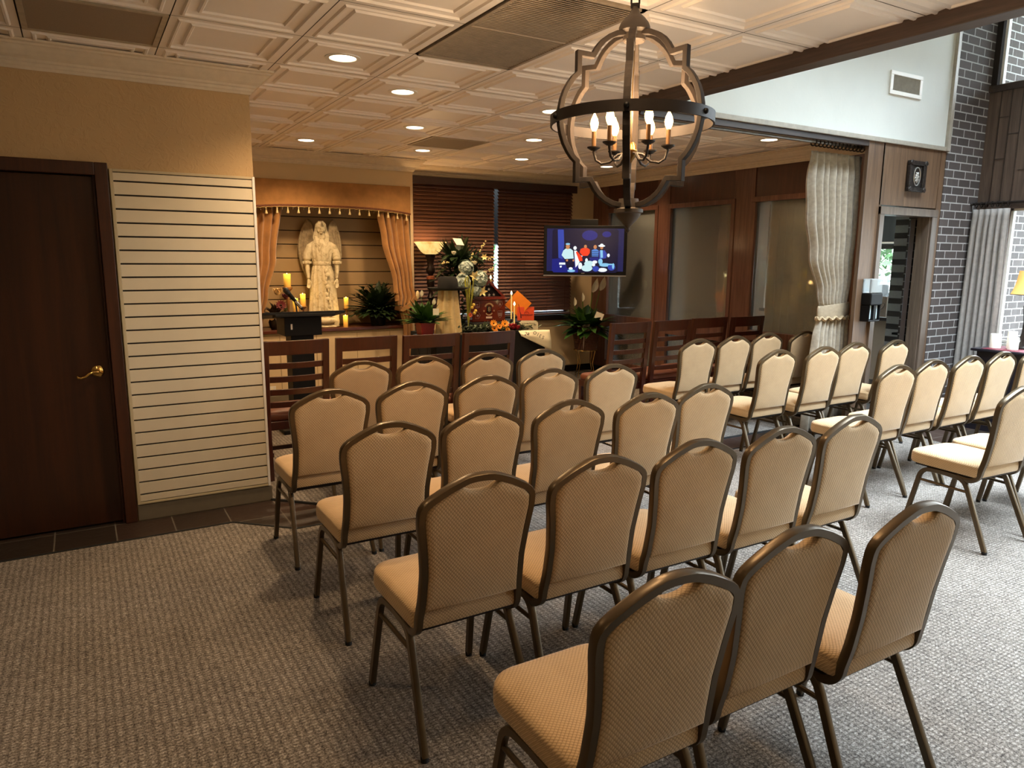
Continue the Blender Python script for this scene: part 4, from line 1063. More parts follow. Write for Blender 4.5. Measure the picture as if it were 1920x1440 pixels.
# torchiere
t = thing('torchiere_lamp', 'lit floor lamp with amber glass bowl on a dark turned pole beside the gold drape', 'floor lamp', (2.603, 4.225, cz))
dp = plain('dark turned bronze', '#24160f', .35, .3)
obj('pole', MB().lathe([(0, .0), (.15, .0), (.15, .02), (.12, .035), (.05, .06), (.03, .10), (.022, .3), (.022, .85), (.04, .88), (.045, .95), (.030, 1.0), (.030, 1.10), (.05, 1.12), (.03, 1.16), (.022, 1.2), (.04, 1.24), (.048, 1.30), (.045, 1.345), (.028, 1.37), (.032, 1.40), (.055, 1.43), (.058, 1.46), (.036, 1.50), (.042, 1.56), (.062, 1.62), (.062, 1.645), (0, 1.645)], n=24), dp, t)
obj('collar_ring', MB().lathe([(.04, 1.335), (.052, 1.345), (.052, 1.375), (.04, 1.385)], n=20), plain('copper collar', '#b06a4a', .3, .4), t)
gb_ = MT('amber alabaster glass', .35)
def _gb():
    m = gb_; n = m.noise(m.co((1, 1, .3)), 8, 4); c = m.ramp(n, [(.3, lin('#b98a3a')), (.7, lin('#f2d48a'))]); m.col(c); m.l.new(c, m.b.inputs['Emission Color']); m.b.inputs['Emission Strength'].default_value = 1.1
_gb()
obj('bowl_shade', MB().lathe([(.055, 1.640), (.085, 1.650), (.115, 1.675), (.145, 1.715), (.170, 1.755), (.196, 1.783), (.196, 1.789), (.166, 1.765), (.140, 1.722), (.11, 1.685), (.055, 1.652)], n=40, cap=False), gb_, t)
point((2.603, 4.225, 1.80), 7, (1, .66, .32), .08)

# lectern + microphone
t = thing('lectern', 'black lectern with flat slanted top standing behind the ladder-back chairs', 'lectern', (.655, 2.78, cz), 0)
m = MB().box(-.17, .17, -.03, .28, .89, 1.06); obj('head_box', m, M['black'], t, smooth=False, bevel=.004)
TT = Matrix.Translation((0, .08, 1.075)) @ Matrix.Rotation(math.radians(-9), 4, 'X') @ Matrix.Rotation(math.radians(0), 4, 'Y')
obj('reading_board', MB().box(-.37, .37, -.20, .22, -.012, .012, TT).box(-.27, .27, -.215, -.10, -.035, -.010, TT), M['black'], t, smooth=False, bevel=.004)
obj('column', MB().box(-.105, .105, .02, .22, .03, .90), M['black'], t, smooth=False, bevel=.004)
obj('foot', MB().box(-.24, .24, -.14, .36, 0, .04), M['black'], t, smooth=False, bevel=.006)
obj('switch_plate', MB().box(-.115, -.10, -.034, -.029, .95, 1.0), M['white'], t, smooth=False)
t = thing('microphone', 'black and silver microphone leaning on a clip above the black lectern top', 'microphone', (.655, 2.78, cz+1.08))
a = Vector((-.165, -.06, .245)); b2 = Vector((-.015, -.09, .055)); d = (b2-a)
obj('handle', MB().tube([a+d*.22, a+d*.55, b2], [.020, .016, .013], 12), M['black'], t)
obj('silver_band', MB().tube([a+d*.60, a+d*.92], [.0168, .0148], 12), M['chrome'], t)
obj('grille_head', MB().ell(tuple(a+d*.10), (.027, .027, .027), 14, 10).tube([a+d*.16, a+d*.26], [.027, .021], 12), plain('grey mesh', '#3a3a3c', .5, .5), t)
obj('clip', MB().tube([a+d*.6+Vector((0, .01, -.016)), (-.05, .0, .08), (-.04, .02, .004)], [.009, .008, .010], 8), M['chrome'], t)

# memorial table and riser
t = thing('memorial_table', 'table draped to the floor in black cloth holding the flag case and flowers', 'table', (2.98, 3.70, cz))
obj('tabletop', MB().box(-.71, .71, -.355, .355, .70, .725), M['chairwood'], t, smooth=False)
for sx in (-1, 1):
    for sy in (-1, 1): obj('leg', MB().box(sx*.66-.02, sx*.66+.02, sy*.31-.02, sy*.31+.02, 0, .70), M['iron'], t, smooth=False)
def drape_box(x0, x1, y0, y1, z0, z1, n=22, amp=.018):
    pts = []
    per = [((x0, y0), (x1, y0)), ((x1, y0), (x1, y1)), ((x1, y1), (x0, y1)), ((x0, y1), (x0, y0))]
    for (ax_, ay), (bx_, by) in per:
        for i in range(n): pts.append((ax_+(bx_-ax_)*i/n, ay+(by-ay)*i/n))
    cx, cy = (x0+x1)/2, (y0+y1)/2; rs = []
    for k in range(7):
        f = k/6; r = []
        for i, (x, y) in enumerate(pts):
            w_ = amp*f*math.sin(i*2*PI*7/n/4*1.0+math.sin(i)*.5); q = 1+(w_+.02*f)/max(abs(x-cx)+.001, abs(y-cy)+.001, .3); r.append((cx+(x-cx)*q, cy+(y-cy)*q, z1-(z1-z0)*f))
        rs.append(r)
    m = MB().rings(rs, True, False); m.f.append(tuple(range(len(pts)))); m.mi.append(0); return m
o = obj('tablecloth', drape_box(2.262, 3.698, 3.337, 4.062, cz+.01, cz+.742), M['blackcloth'], ang=60); tag(o, 'black cloth hanging over the memorial table to the floor', 'tablecloth')
o = obj('display_riser', MB().box(2.85, 3.78-.06, 3.58, 4.02, cz+.744, cz+.845), M['blackcloth'], smooth=False, bevel=.01); tag(o, 'low black riser on the memorial table under the flag case', 'riser')
# flag display case
fz = cz+.847
t = thing('flag_case', 'cherry wood memorial case with triangular folded flag top and military emblems', 'display case', (3.13, 3.77, fz), math.radians(-4))
cw_ = wood('polished cherry case', '#4e1008', '#7c2410', .22, 'X', 1.2, coat=.5)
obj('case_body', MB().box(-.218, .218, -.07, .07, 0, .262), cw_, t, smooth=False, bevel=.006)
obj('case_ledge', MB().box(-.235, .235, -.085, .08, .262, .282), cw_, t, smooth=False, bevel=.005)
tri = [(-.225, .283), (.225, .283), (0, .500)]
T0 = Matrix(((1, 0, 0, 0), (0, 0, 1, 0), (0, 1, 0, 0), (0, 0, 0, 1)))
def tri_frame(mb, P, w_, y0, y1):
    c = [sum(p[0] for p in P)/3, sum(p[1] for p in P)/3]; Q = []
    k = 1-w_/.105
    Q = [(c[0]+(p[0]-c[0])*k, c[1]+(p[1]-c[1])*k) for p in P]
    for i in range(3):
        a, b_, c2, d2 = P[i], P[(i+1) % 3], Q[(i+1) % 3], Q[i]
        mb.add([(x, y, z) for y in (y0, y1) for x, z in (a, b_, c2, d2)], [(0, 1, 2, 3), (7, 6, 5, 4), (0, 1, 5, 4), (1, 2, 6, 5), (2, 3, 7, 6), (3, 0, 4, 7)])
    return Q
m = MB(); Q = tri_frame(m, tri, .026, -.075, .06); obj('triangular_frame', m, cw_, t, smooth=False)
m = MB().add([(x, .0, z) for x, z in Q]+[(x, -.02, z) for x, z in Q], [(0, 1, 2), (3, 4, 5)])
flg = obj('folded_flag', m, plain('navy flag cloth', '#1c1a22', .8), t, smooth=False)
def star(mb, x, z, r, y, th=.002):
    pts = [(x+(r if i % 2 == 0 else r*.4)*math.cos(PI/2+i*PI/5), z+(r if i % 2 == 0 else r*.4)*math.sin(PI/2+i*PI/5)) for i in range(10)]
    o = len(mb.v); mb.v += [(a, y, b_) for a, b_ in pts]+[(a, y-th, b_) for a, b_ in pts]; mb.f.append(tuple(o+10+i for i in range(10))); mb.mi.append(0)
    for i in range(10): mb.f.append((o+i, o+(i+1) % 10, o+10+(i+1) % 10, o+10+i)); mb.mi.append(0)
m = MB()
for x, z in ((-.045, .375), (.02, .385), (-.035, .310), (.025, .318), (.085, .322), (.015, .445), (-.09, .320)): star(m, x, z, .021, -.021)
obj('flag_stars', m, M['white'], flg, smooth=False)
gold_m = plain('engraved gold', '#c8a27a', .4, .4); 
m = MB(); y = -.071
m.box(-.04, .04, y-.003, y, .040, .062)
obj('name_plate', m, plain('pale pink plate', '#e8c8b8', .5), t, smooth=False)
m = MB()
m.sweep([(.058*math.cos(a), y-.002, .148+.070*math.sin(a)) for a in [PI*.15+PI*.7*i/12 for i in range(13)]], [(-.009, -.002), (.009, -.002), (.009, .002), (-.009, .002)], up=(0, -1, 0))
m.sweep([(.05*math.cos(a), y-.002, .135+.055*math.sin(a)) for a in [-PI*.2-PI*.6*i/12 for i in range(13)]], [(-.007, -.002), (.007, -.002), (.007, .002), (-.007, .002)], up=(0, -1, 0))
m.ell((-.066, y, .13), (.010, .003, .012), 8, 6).ell((.066, y, .13), (.010, .003, .012), 8, 6)
obj('badge_ring', m, gold_m, t, smooth=False)
obj('badge_panel', MB().box(-.030, .030, y-.003, y, .110, .185), M['black'], t, smooth=False)
RX = Matrix.Rotation(PI/2, 4, 'X')
text('badge_number', '8', .075, gold_m, t, Matrix.Translation((0, y-.004, .147)) @ RX)
def outl(mb, pts, w_=.003, close=True): mb.tube([(x, y-.001, z) for x, z in pts], w_*.5, 5, loop=close, cap=not close)
m = MB(); sh = [(.115, .125), (.175, .125), (.175, .09), (.165, .06), (.145, .04), (.125, .06), (.115, .09)]
outl(m, sh)
for x in (.127, .139, .151, .163): m.box(x-.003, x+.003, y-.002, y, .062, .105)
outl(m, [(.115, .235), (.175, .235), (.180, .215), (.147, .165), (.112, .215)]); m.ell((.146, y, .205), (.010, .002, .014), 8, 6)
outl(m, [(-.18, .235), (-.125, .235), (-.125, .175), (-.15, .165), (-.18, .175)]); m.box(-.17, -.135, y-.002, y, .178, .186).box(-.17, -.145, y-.002, y, .20, .212)
outl(m, [(-.18, .115), (-.14, .115), (-.115, .08), (-.14, .04), (-.18, .04)]); m.ell((-.150, y, .075), (.014, .002, .014), 10, 6)
obj('emblems', m, plain('engraved silver pink', '#a88680', .4), t)
# graduation cap, diploma, card, shirt
t = thing('graduation_cap', 'bright orange graduation cap propped on its corner right of the flag case', 'graduation cap', (3.535, 3.70, fz+.20), math.radians(-28))
TT = Matrix.Rotation(math.radians(41), 4, 'Y')
oc = plain('orange cloth', '#f58a1e', .7, var=.04)
obj('board', MB().cbox((0, 0, 0), (.235, .006, .235), TT @ Matrix.Identity(4)), oc, t, smooth=False, bevel=.001)
obj('skull_cap', MB().lathe([(0, .01), (.075, .01), (.085, .05), (.08, .09), (.0, .10)], n=20, T=Matrix.Rotation(-PI/2, 4, 'X')), oc, t)
obj('tassel', MB().tube([(0, -.006, 0), (.01, -.012, -.02), (.02, -.010, -.09), (.032, -.010, -.12)], [.003, .003, .003, .005], 6).tube([(.032, -.01, -.12), (.036, -.01, -.17)], [.006, .008], 8), M['petal_burg'], t)
t = thing('diploma_cover', 'red orange folder with dark lettering standing right of the graduation cap', 'folder', (3.62, 3.66, fz-.09+.09), math.radians(-20))
obj('cover', MB().box(-.105, .105, -.005, .005, .0, .165), plain('red orange cover', '#f0562c', .6, var=.04), t, smooth=False, bevel=.001)
text('lettering', 'MEMORIAM', .030, M['petal_burg'], t, Matrix.Translation((.01, -.0065, .065)) @ RX)
obj('emblem', MB().tube([(.03*math.cos(a)+.01, -.0065, .078+.03*math.sin(a)) for a in [PI*i/10 for i in range(11)]], .0018, 5), M['petal_burg'], t)
t = thing('memorial_booklet', 'cream booklet with arched title standing at the right front of the memorial table', 'booklet', (3.50, 3.40, cz+.745), math.radians(-22))
m = MB().prism([(-.115, 0), (.115, 0), (.115, .10), (.085, .125), (-.085, .125), (-.115, .10)], .004, RX @ Matrix.Identity(4)); obj('cover', m, M['cream'], t, smooth=False)
text('lettering', 'In Loving Memory', .022, plain('brown ink', '#6b5a3a', .7), t, Matrix.Translation((0, -.0055, .092)) @ RX)
t = thing('draped_jersey', 'cream jersey with dark letters hanging over the right front corner of the black table', 'jersey', (3.54, 3.325, cz+.75), math.radians(-8))
m = MB(); rows = []
for i in range(9):
    v = i/8; row = []
    for j in range(11):
        u = j/10; x = -.22+.40*u; drop = v*.22
        yy = -.02-.035*min(1, v*2)+.006*math.sin(u*11+v*3); zz = .006-(drop*(.25+.85*u)) if v > .12 else .012
        row.append((x+.02*v, yy-.008, zz))
    rows.append(row)
n = 11; m.v += [p for r in rows for p in r]
for i in range(8):
    for j in range(10): m.f.append((i*n+j, i*n+j+1, (i+1)*n+j+1, (i+1)*n+j)); m.mi.append(0)
obj('cloth', m, M['cream'], t, solid=.004)
text('lettering', 'O I E S', .055, M['black'], t, Matrix.Translation((.02, -.070, -.045)) @ Matrix.Rotation(math.radians(28), 4, 'Y') @ RX)
text('number', '28', .06, M['black'], t, Matrix.Translation((-.13, -.066, -.03)) @ Matrix.Rotation(math.radians(20), 4, 'Y') @ RX)
# taper candles
for k, (x, y_, z0, h, lb) in enumerate(((3.27, 3.62, 0, .50, 'tall yellow flameless taper candle rising behind the flag case roof'), (3.378, 3.60, 0, .32, 'yellow flameless taper candle in front of the graduation cap'), (3.33, 3.45, -.10, .30, 'shorter yellow taper candle beside the flag case corner'))):
    t = thing('taper_candle', lb, 'candle', (x, y_+(.30 if k == 0 else 0), fz+z0))
    obj('wax', MB().lathe([(0, .01), (.0085, .01), (.0085, h), (0, h)], n=12), plain('warm ivory wax', '#f0cf7c', .5, emis=.25) if k == 0 else bpy.data.materials['warm ivory wax'], t)
    obj('flame', MB().lathe([(0, h), (.010, h+.010), (.012, h+.022), (.006, h+.040), (0, h+.052)], n=10), M['flame'], t)
    obj('base', MB().lathe([(0, 0), (.026, 0), (.026, .006), (.012, .012), (.010, .03), (0, .03)], n=16), M['black'], t)
# cream draped stand with hat
t = thing('garment_stand', 'cream satin cloth draped over a stand left of the memorial flowers', 'draped stand', (2.47, 3.50-.03, cz+.745))
z0_, z1_ = .0, .50
obj('cloth', MB().rings([[((.085+.05*(1-f)**1+.020*math.sin(8*a+f))*math.cos(a)*1.15, (.075+.02*(1-f)+.020*math.sin(8*a+f))*math.sin(a), z0_+(z1_-z0_)*f) for a in [2*PI*j/64 for j in range(64)]] for f in (0, .15, .35, .55, .75, .92, 1.0)], True, True), plain('cream satin', '#d8c08c', .45, var=.1, sheen=.3), t, ang=60)
t = thing('black_hat', 'black wide-brimmed hat resting on the cream draped stand', 'hat', (2.47, 3.47, cz+1.246), 0)
hb = plain('black felt', '#0e0d0c', .9)
obj('brim', MB().lathe([(0, .0), (.17, .0), (.215, .022), (.215, .028), (.16, .008), (.112, .012), (0, .012)], n=32, fn=lambda r, z, a: r*(1+.12*math.cos(2*a))), hb, t)
obj('crown', MB().lathe([(.118, .008), (.116, .06), (.106, .12), (.085, .150), (.05, .142), (0, .13)], n=28), hb, t)
# standing spray
t = thing('flower_spray', 'tall spray of dark foliage with white roses, lilies and hydrangeas and a white card', 'flower arrangement', (2.80, 3.88, fz), 0)
m = MB()
for i in range(420):
    az = rr.uniform(0, 2*PI); rad = rr.uniform(0, .33); cz0 = .58+rr.uniform(-.20, .22); c0 = (rad*math.cos(az)*.75+.04, rad*math.sin(az)*.45-.02, cz0)
    m.leaf(c0, dirv(az, rr.uniform(-.5, 1.2)), rr.uniform(.11, .20), rr.uniform(.045, .08), .2, 4)
for i in range(26):
    az = rr.uniform(0, 2*PI); m.leaf((0, 0, .62), (math.cos(az)*.8, math.sin(az)*.25, rr.uniform(.2, 1.6)), rr.uniform(.38, .50), .08, .1, 5)
obj('foliage', m, M['leaf_dark'], t)
m = MB(); m.tube([(0, 0, 0), (0, 0, .5)], .02, 8).lathe([(0, .0), (.08, 0), (.085, .02), (.03, .04), (0, .04)], n=20); obj('stem_holder', m, M['leaf_dark'], t)
def P3(x, z, y=-.20): return (x-2.80, y, z-fz)
k_ = 1.0
for x, z in ((2.63, 1.665), (2.90, 1.555), (3.03, 1.44), (2.72, 1.48), (2.79, 1.34)): rose(P3(x, z, -.24), .028, M['petal_white'], t)
for x, z, r in ((2.78, 1.50, .085), (2.73, 1.335, .095), (2.96, 1.37, .09), (2.90, 1.24, .07)): blob_flower(P3(x, z, -.25), r, M['hydrangea'], t)
for x, z, r, mt in ((2.88, 1.40, .075, 'petal_yellow'), (3.01, 1.62, .05, 'petal_yellow'), (2.98, 1.22, .075, 'petal_yellow'), (2.72, 1.43, .045, 'petal_white')): lily(P3(x, z, -.27), (-.35, -1, .25), r, M[mt], t)
for x0, z0, x1, z1 in ((2.99, 1.69, 3.05, 1.80), (2.48, 1.55, 2.57, 1.56), (3.08, 1.60, 3.18, 1.62), (2.86, 1.57, 2.88, 1.66), (3.10, 1.46, 3.16, 1.49)):
    m = MB()
    for k in range(9):
        f = k/8; p = P3(x0+(x1-x0)*f+rr.uniform(-.012, .012), z0+(z1-z0)*f+rr.uniform(-.012, .012), -.22); m.ell(p, (.010, .010, .010), 6, 5)
    obj('snapdragon', m, plain('cream bud', '#d6c98c', .6, var=.2) if 'cream bud' not in bpy.data.materials else bpy.data.materials['cream bud'], t)
obj('gift_card', MB().add([P3(2.665, 1.835, -.14), P3(2.775, 1.83, -.14), P3(2.80, 1.755, -.17), P3(2.70, 1.76, -.17)], [(0, 1, 2, 3)]), M['card'], t, smooth=False, solid=.002)
# calla / berry arrangement
t = thing('calla_arrangement', 'slender green callas and yellow berries with dark leaves left of the flag case', 'flower arrangement', (2.74, 3.50, cz+.744))
obj('pot', MB().lathe([(0, 0), (.04, 0), (.05, .08), (.045, .08), (0, .07)], n=16), M['black'], t)
m = MB()
for k in range(10):
    a = rr.uniform(0, 6.28); q = rr.uniform(.02, .07); h = rr.uniform(.38, .62); m.tube([(0, 0, .06), (q*.5*math.cos(a), q*.3*math.sin(a), h*.6), (q*math.cos(a), q*.6*math.sin(a), h)], [.004, .004, .005], 6); m.ell((q*math.cos(a), q*.6*math.sin(a), h+.02), (.008, .008, .03), 8, 6)
obj('calla_stems', m, plain('calla green yellow', '#a8a63c', .5, var=.2), t)
m = MB()
for k in range(46): z = rr.uniform(.06, .38); m.leaf((-.04-rr.uniform(0, .04), rr.uniform(-.03, .03), z), (rr.uniform(-1, .2), rr.uniform(-1, .5), rr.uniform(0, 1)), .07, .035, .1, 3)
obj('foliage', m, M['leaf_dark'], t)
for k, (x, z) in enumerate(((.04, .33), (.065, .26), (.05, .235), (.02, .30))): obj('berry', MB().ell((x, -.06, z), (.019, .019, .019), 12, 8), plain('yellow berry', '#e6c65a', .4) if k == 0 else bpy.data.materials['yellow berry'], t)
daisy((-.005, -.06, .215), (0, -1, .2), .035, plain('deep orange petal', '#e8641c', .5), t, n=7)
# garland
t = thing('flower_garland', 'autumn garland of orange daisies, a red rose and grey leaves along the table front', 'flower arrangement', (3.02, 3.42, cz+.746))
m = MB()
for i in range(230):
    x = rr.uniform(-.45, .62); m.leaf((x, rr.uniform(-.03, .07), rr.uniform(.0, .07)), (rr.uniform(-1, 1), rr.uniform(-1, .6), rr.uniform(.1, 1)), rr.uniform(.05, .11), .03, .15, 3)
obj('grey_foliage', m, M['leaf_grey'], t)
m = MB()
for i in range(120):
    x = rr.uniform(-.45, .5); m.leaf((x, rr.uniform(-.02, .07), rr.uniform(.0, .04)), (rr.uniform(-1, 1), rr.uniform(-1, .6), rr.uniform(.1, 1)), rr.uniform(.05, .10), .035, .15, 3)
obj('dark_foliage', m, M['leaf_dark'], t)
for x, z, r in ((-.02, .11, .05), (.13, .10, .055), (.06, .07, .04), (-.01, .05, .045), (.17, .03, .035), (.01, .015, .035)): daisy((x, -.055, z), (-.2, -1, .5), r, M['petal_orange'], t)
rose((.25, -.04, .065), .048, M['petal_red'], t); rose((.31, -.04, .05), .035, M['petal_red'], t)

# television
t = thing('television', 'wall-mounted flat television showing five people seated at a night-time table', 'television', (4.565, 3.745, 1.712), math.radians(-36.5))
obj('bezel', MB().box(-.533, .533, -.022, .045, -.318, .318), M['black'], t, smooth=False, bevel=.006)
def emi(name, c, s=1.0):
    m = bpy.data.materials.new(name); m.use_nodes = True; b_ = m.node_tree.nodes['Principled BSDF']; c = lin(c)
    b_.inputs['Base Color'].default_value = (0, 0, 0, 1); b_.inputs['Roughness'].default_value = .25; b_.inputs['Emission Color'].default_value = (*c, 1); b_.inputs['Emission Strength'].default_value = s; return m
obj('screen', MB().box(-.492, .492, -.0235, -.022, -.262, .278), emi('screen border blue', '#171a48'), t, smooth=False)
pc = ['#0a0a2a', '#2b3f9c', '#b9d8dc', '#e03a1c', '#4a7ec8', '#dfe8f0', '#b7794e', '#141c70', '#123', '#7fb8d8']
pcs = [emi('picture colour %d' % i, c if len(c) == 7 else '#10102a') for i, c in enumerate(pc)]
m = MB(); lay = [0]
def sx(x): return (x-560)*.001432
def sz(y): return (345-y)*.001432
def poly(ci, pts):
    lay[0] += 1; yy = -.0236-.00006*lay[0]; m.cur = ci; m.add([(sx(a), yy, sz(b_)) for a, b_ in pts], [tuple(range(len(pts)))])
def oval(ci, cx, cy, rx, ry, n=14): poly(ci, [(cx+rx*math.cos(2*PI*i/n), cy+ry*math.sin(2*PI*i/n)) for i in range(n)])
rc = [(840, 155), (855, 170), (855, 525), (840, 540), (280, 540), (265, 525), (265, 170), (280, 155)]; poly(0, rc)
poly(7, [(265, 420), (500, 400), (500, 540), (280, 540), (265, 525)]); oval(7, 600, 210, 70, 45); oval(7, 750, 200, 40, 26)
poly(1, [(312, 160), (365, 160), (372, 290), (360, 420), (322, 410)])
poly(7, [(325, 460), (385, 460), (380, 530), (335, 530)]); poly(5, [(330, 452), (385, 452), (385, 470), (330, 470)]); poly(5, [(335, 480), (355, 480), (350, 496), (338, 496)])
poly(0, [(370, 410), (460, 410), (470, 480), (440, 510), (400, 500)]); poly(2, [(365, 345), (385, 328), (430, 328), (452, 345), (460, 415), (380, 420), (350, 385)]); oval(6, 405, 308, 18, 25); oval(9, 405, 287, 20, 9); oval(6, 400, 432, 10, 10); oval(6, 458, 432, 9, 10)
poly(5, [(462, 345), (485, 345), (505, 385), (540, 390), (500, 470), (478, 495), (468, 400)]); poly(3, [(478, 360), (490, 350), (535, 400), (540, 435), (510, 440), (495, 400)]); oval(5, 470, 322, 15, 17)
poly(3, [(520, 330), (545, 320), (580, 320), (603, 335), (603, 365), (585, 390), (540, 392), (512, 360)]); oval(6, 563, 308, 13, 15)
poly(7, [(600, 405), (680, 400), (690, 430), (610, 440)]); poly(4, [(620, 340), (640, 332), (665, 332), (682, 345), (680, 395), (622, 395)]); oval(6, 650, 312, 15, 18)
for q in (350, 366, 382): poly(0, [(622, q), (681, q), (681, q+5), (622, q+5)])
poly(1, [(685, 345), (735, 340), (755, 370), (750, 410), (690, 420)]); poly(9, [(695, 340), (718, 340), (722, 405), (700, 408)]); oval(6, 708, 315, 14, 17); oval(5, 708, 302, 31, 9); oval(5, 708, 293, 15, 11)
oval(5, 770, 385, 12, 16); 
for cx, cy, rx, ry, ci in ((575, 430, 12, 18, 5), (520, 480, 18, 30, 5), (600, 460, 45, 26, 2), (650, 445, 22, 14, 5), (740, 470, 50, 16, 9), (580, 500, 50, 30, 2), (720, 515, 42, 18, 5), (660, 505, 30, 25, 1), (435, 505, 18, 12, 5), (440, 525, 35, 12, 9), (800, 490, 34, 30, 1), (815, 480, 10, 26, 9), (640, 470, 14, 14, 5), (700, 440, 20, 25, 9), (790, 465, 38, 6, 9)): oval(ci, cx, cy, rx, ry)
obj('picture', m, pcs, t, smooth=False)
obj('lower_lip', MB().box(-.533, .533, -.026, -.022, -.326, -.312), plain('silver lip', '#9a9aa0', .3, .5), t, smooth=False)
text('lettering', 'SONY', .016, M['white'], t, Matrix.Translation((-.02, -.0235, -.288)) @ RX)
obj('mount_box', MB().box(-.20, .16, .045, .16, .20, .40), M['black'], t, smooth=False, bevel=.006)
obj('wall_arm', MB().tube([(0, .12, .1), (.02, .40, .12), (-.02, .84, .12)], .025, 8), M['black'], t)

# large peace lily on wire stand
t = thing('wire_plant_stand', 'thin wire stand under the basket planter in the corner', 'stand', (4.79, 3.98, cz))
for z, r in ((.378, .165), (.06, .14)): obj('ring', MB().tube([(r*math.cos(a), r*math.sin(a), z) for a in [2*PI*i/32 for i in range(32)]], .005, 6, loop=True, cap=False), M['brass'] if z > .2 else M['iron'], t)
for k in range(4):
    a = k*PI/2+.3; obj('leg', MB().tube([(.16*math.cos(a), .16*math.sin(a), .378), (.12*math.cos(a), .12*math.sin(a), .2), (.165*math.cos(a), .165*math.sin(a), .004)], .005, 6), M['brass'], t)
m = MB()
for q in (-.08, 0, .08): m.tube([(-.14, q, .378), (.14, q, .378)], .004, 6)
obj('top_wires', m, M['brass'], t)
t = thing('basket_planter', 'large green peace lily in a brown woven basket with white bow, below the television', 'plant', (4.79, 3.98, cz+.384))
wk = MT('woven brown wicker', .7)
def _wk():
    m = wk; o = m.sep(m.co()); p = m.math('MULTIPLY', m.math('SINE', m.math('MULTIPLY', m.math('ADD', o[0], o[2]), 170)), m.math('SINE', m.math('MULTIPLY', m.math('SUBTRACT', o[2], o[0]), 170)))
    m.col(m.ramp(p, [(.3, lin('#4a2a1c')), (.8, lin('#8a5638'))])); m.bump(p, .8, .006)
_wk()
obj('basket', MB().lathe([(0, 0), (.150, 0), (.165, .10), (.190, .26), (.200, .30), (.202, .325), (.185, .325), (.175, .28), (0, .28)], n=36), wk, t)
m = MB()
for i in range(110):
    az = rr.uniform(0, 2*PI); e_ = rr.uniform(-.1, 1.35); L = rr.uniform(.32, .50); d = Vector(dirv(az, e_))
    if d.y > 0: d.y *= .6
    m.leaf((rr.uniform(-.07, .07), rr.uniform(-.07, .07), .28), d, L, rr.uniform(.13, .20), .28, 6)
obj('foliage', m, M['leaf'], t)
m = MB(); fl = ((.12, -.12, .80), (-.02, -.14, .78), (-.16, -.12, .66), (-.26, -.08, .60))
for x, y_, z in fl: m.tube([(0, 0, .3), (x*.7, y_*.7, z*.7), (x, y_, z)], .006, 6)
obj('flower_stems', m, M['leaf_light'], t)
m = MB()
for k, (x, y_, z) in enumerate(fl): m.leaf((x, y_, z), (.35 if k < 2 else -.1, -.1, 1), (.20 if k < 2 else .12), (.10 if k < 2 else .05), 0, 6, up=(0, -1, 0), fold=.5); m.ell((x+.02, y_-.012, z+.05), (.006, .006, .03), 6, 6)
obj('white_spathe', m, M['petal_white'], t)
m = MB()
for k in range(7):
    a = k*2*PI/7; m.leaf((-.13, -.16, .32), (math.cos(a), -.35, math.sin(a)), .09, .055, .1, 4, up=(0, -1, 0), fold=.3)
m.leaf((-.13, -.16, .31), (-.05, -.15, -1), .15, .04, 0, 4, up=(0, -1, 0)).leaf((-.12, -.16, .31), (.25, -.15, -1), .12, .04, 0, 4, up=(0, -1, 0)).leaf((-.14, -.15, .31), (-.12, -.1, -1), .30, .018, 0, 5, up=(0, -1, 0))
obj('bow', m, plain('white ribbon', '#cfc2b0', .4), t)
TT = Matrix.Translation((.03, -.24, .47)) @ Matrix.Rotation(math.radians(25), 4, 'Y') @ Matrix.Rotation(math.radians(-30), 4, 'Z')
obj('gift_card', MB().cbox((0, 0, 0), (.11, .002, .09), TT), M['card'], t, smooth=False)
# outlet
t = thing('wall_outlet', 'white electrical outlet low on the cream wall behind the first ladder-back chair', 'outlet', (.64, YN-.005, .15))
obj('plate', MB().box(-.04, .04, -.004, 0, -.03, .06), M['white'], t, smooth=False, bevel=.002); obj('sockets', MB().box(-.012, .012, -.006, -.004, -.015, .008).box(-.012, .012, -.006, -.004, .022, .045), M['cream'], t, smooth=False)
# curtains behind the dusty panes
bc = plain('beige curtain behind glass', '#c4b898', .85, var=.06)
for k, (y0, y1, lb) in enumerate(((3.175, 3.90, 'beige curtain behind the leftmost dusty pane, nearest the television'), (1.924, 2.66, 'beige curtain behind the middle dusty pane'), (.45, 1.55, 'beige curtain behind the pane beside the tied-back drape'))):
    o = obj('pane_curtain', cloth(zr(2.40, .002, 6), lambda z: y0-.03, lambda z: y1, XR+.19, .022, 8 if k < 2 else 11, axis='Y'), bc, solid=.003, ang=60); tag(o, lb, 'curtain')

# big drape on the opening + rod
vel = plain('silvery beige velvet', '#a59a88', .8, var=.16, scale=30, sheen=.4)
t = thing('drape', 'silvery beige velvet drape with pinch pleats tied at waist beside the doorway', 'curtain', (0, .37, cz))
obj('cloth', cloth(zr(2.545, 1.19, 44), interp([(2.54, 4.48), (2.3, 4.455), (2.0, 4.49), (1.65, 4.57), (1.3, 4.72), (1.18, 4.76)]), interp([(2.54, 5.205), (1.9, 5.205), (1.5, 5.19), (1.18, 5.16)]), 0, interp([(2.54, .012), (2.36, .034), (1.9, .044), (1.4, .034), (1.2, .022)]), 8.5, nx=200), vel, t, solid=.004, ang=70)
obj('tie_band', MB().rings([[(4.965+.225*math.cos(a)*k, .0+.045*math.sin(a)*k, z+.015*math.cos(a)) for a in [2*PI*i/40 for i in range(40)]] for k, z in ((.98, 1.205), (1.03, 1.185), (1.03, 1.10), (.98, 1.08))], True, True), plain('beige band', '#a8977e', .8), t, ang=60)
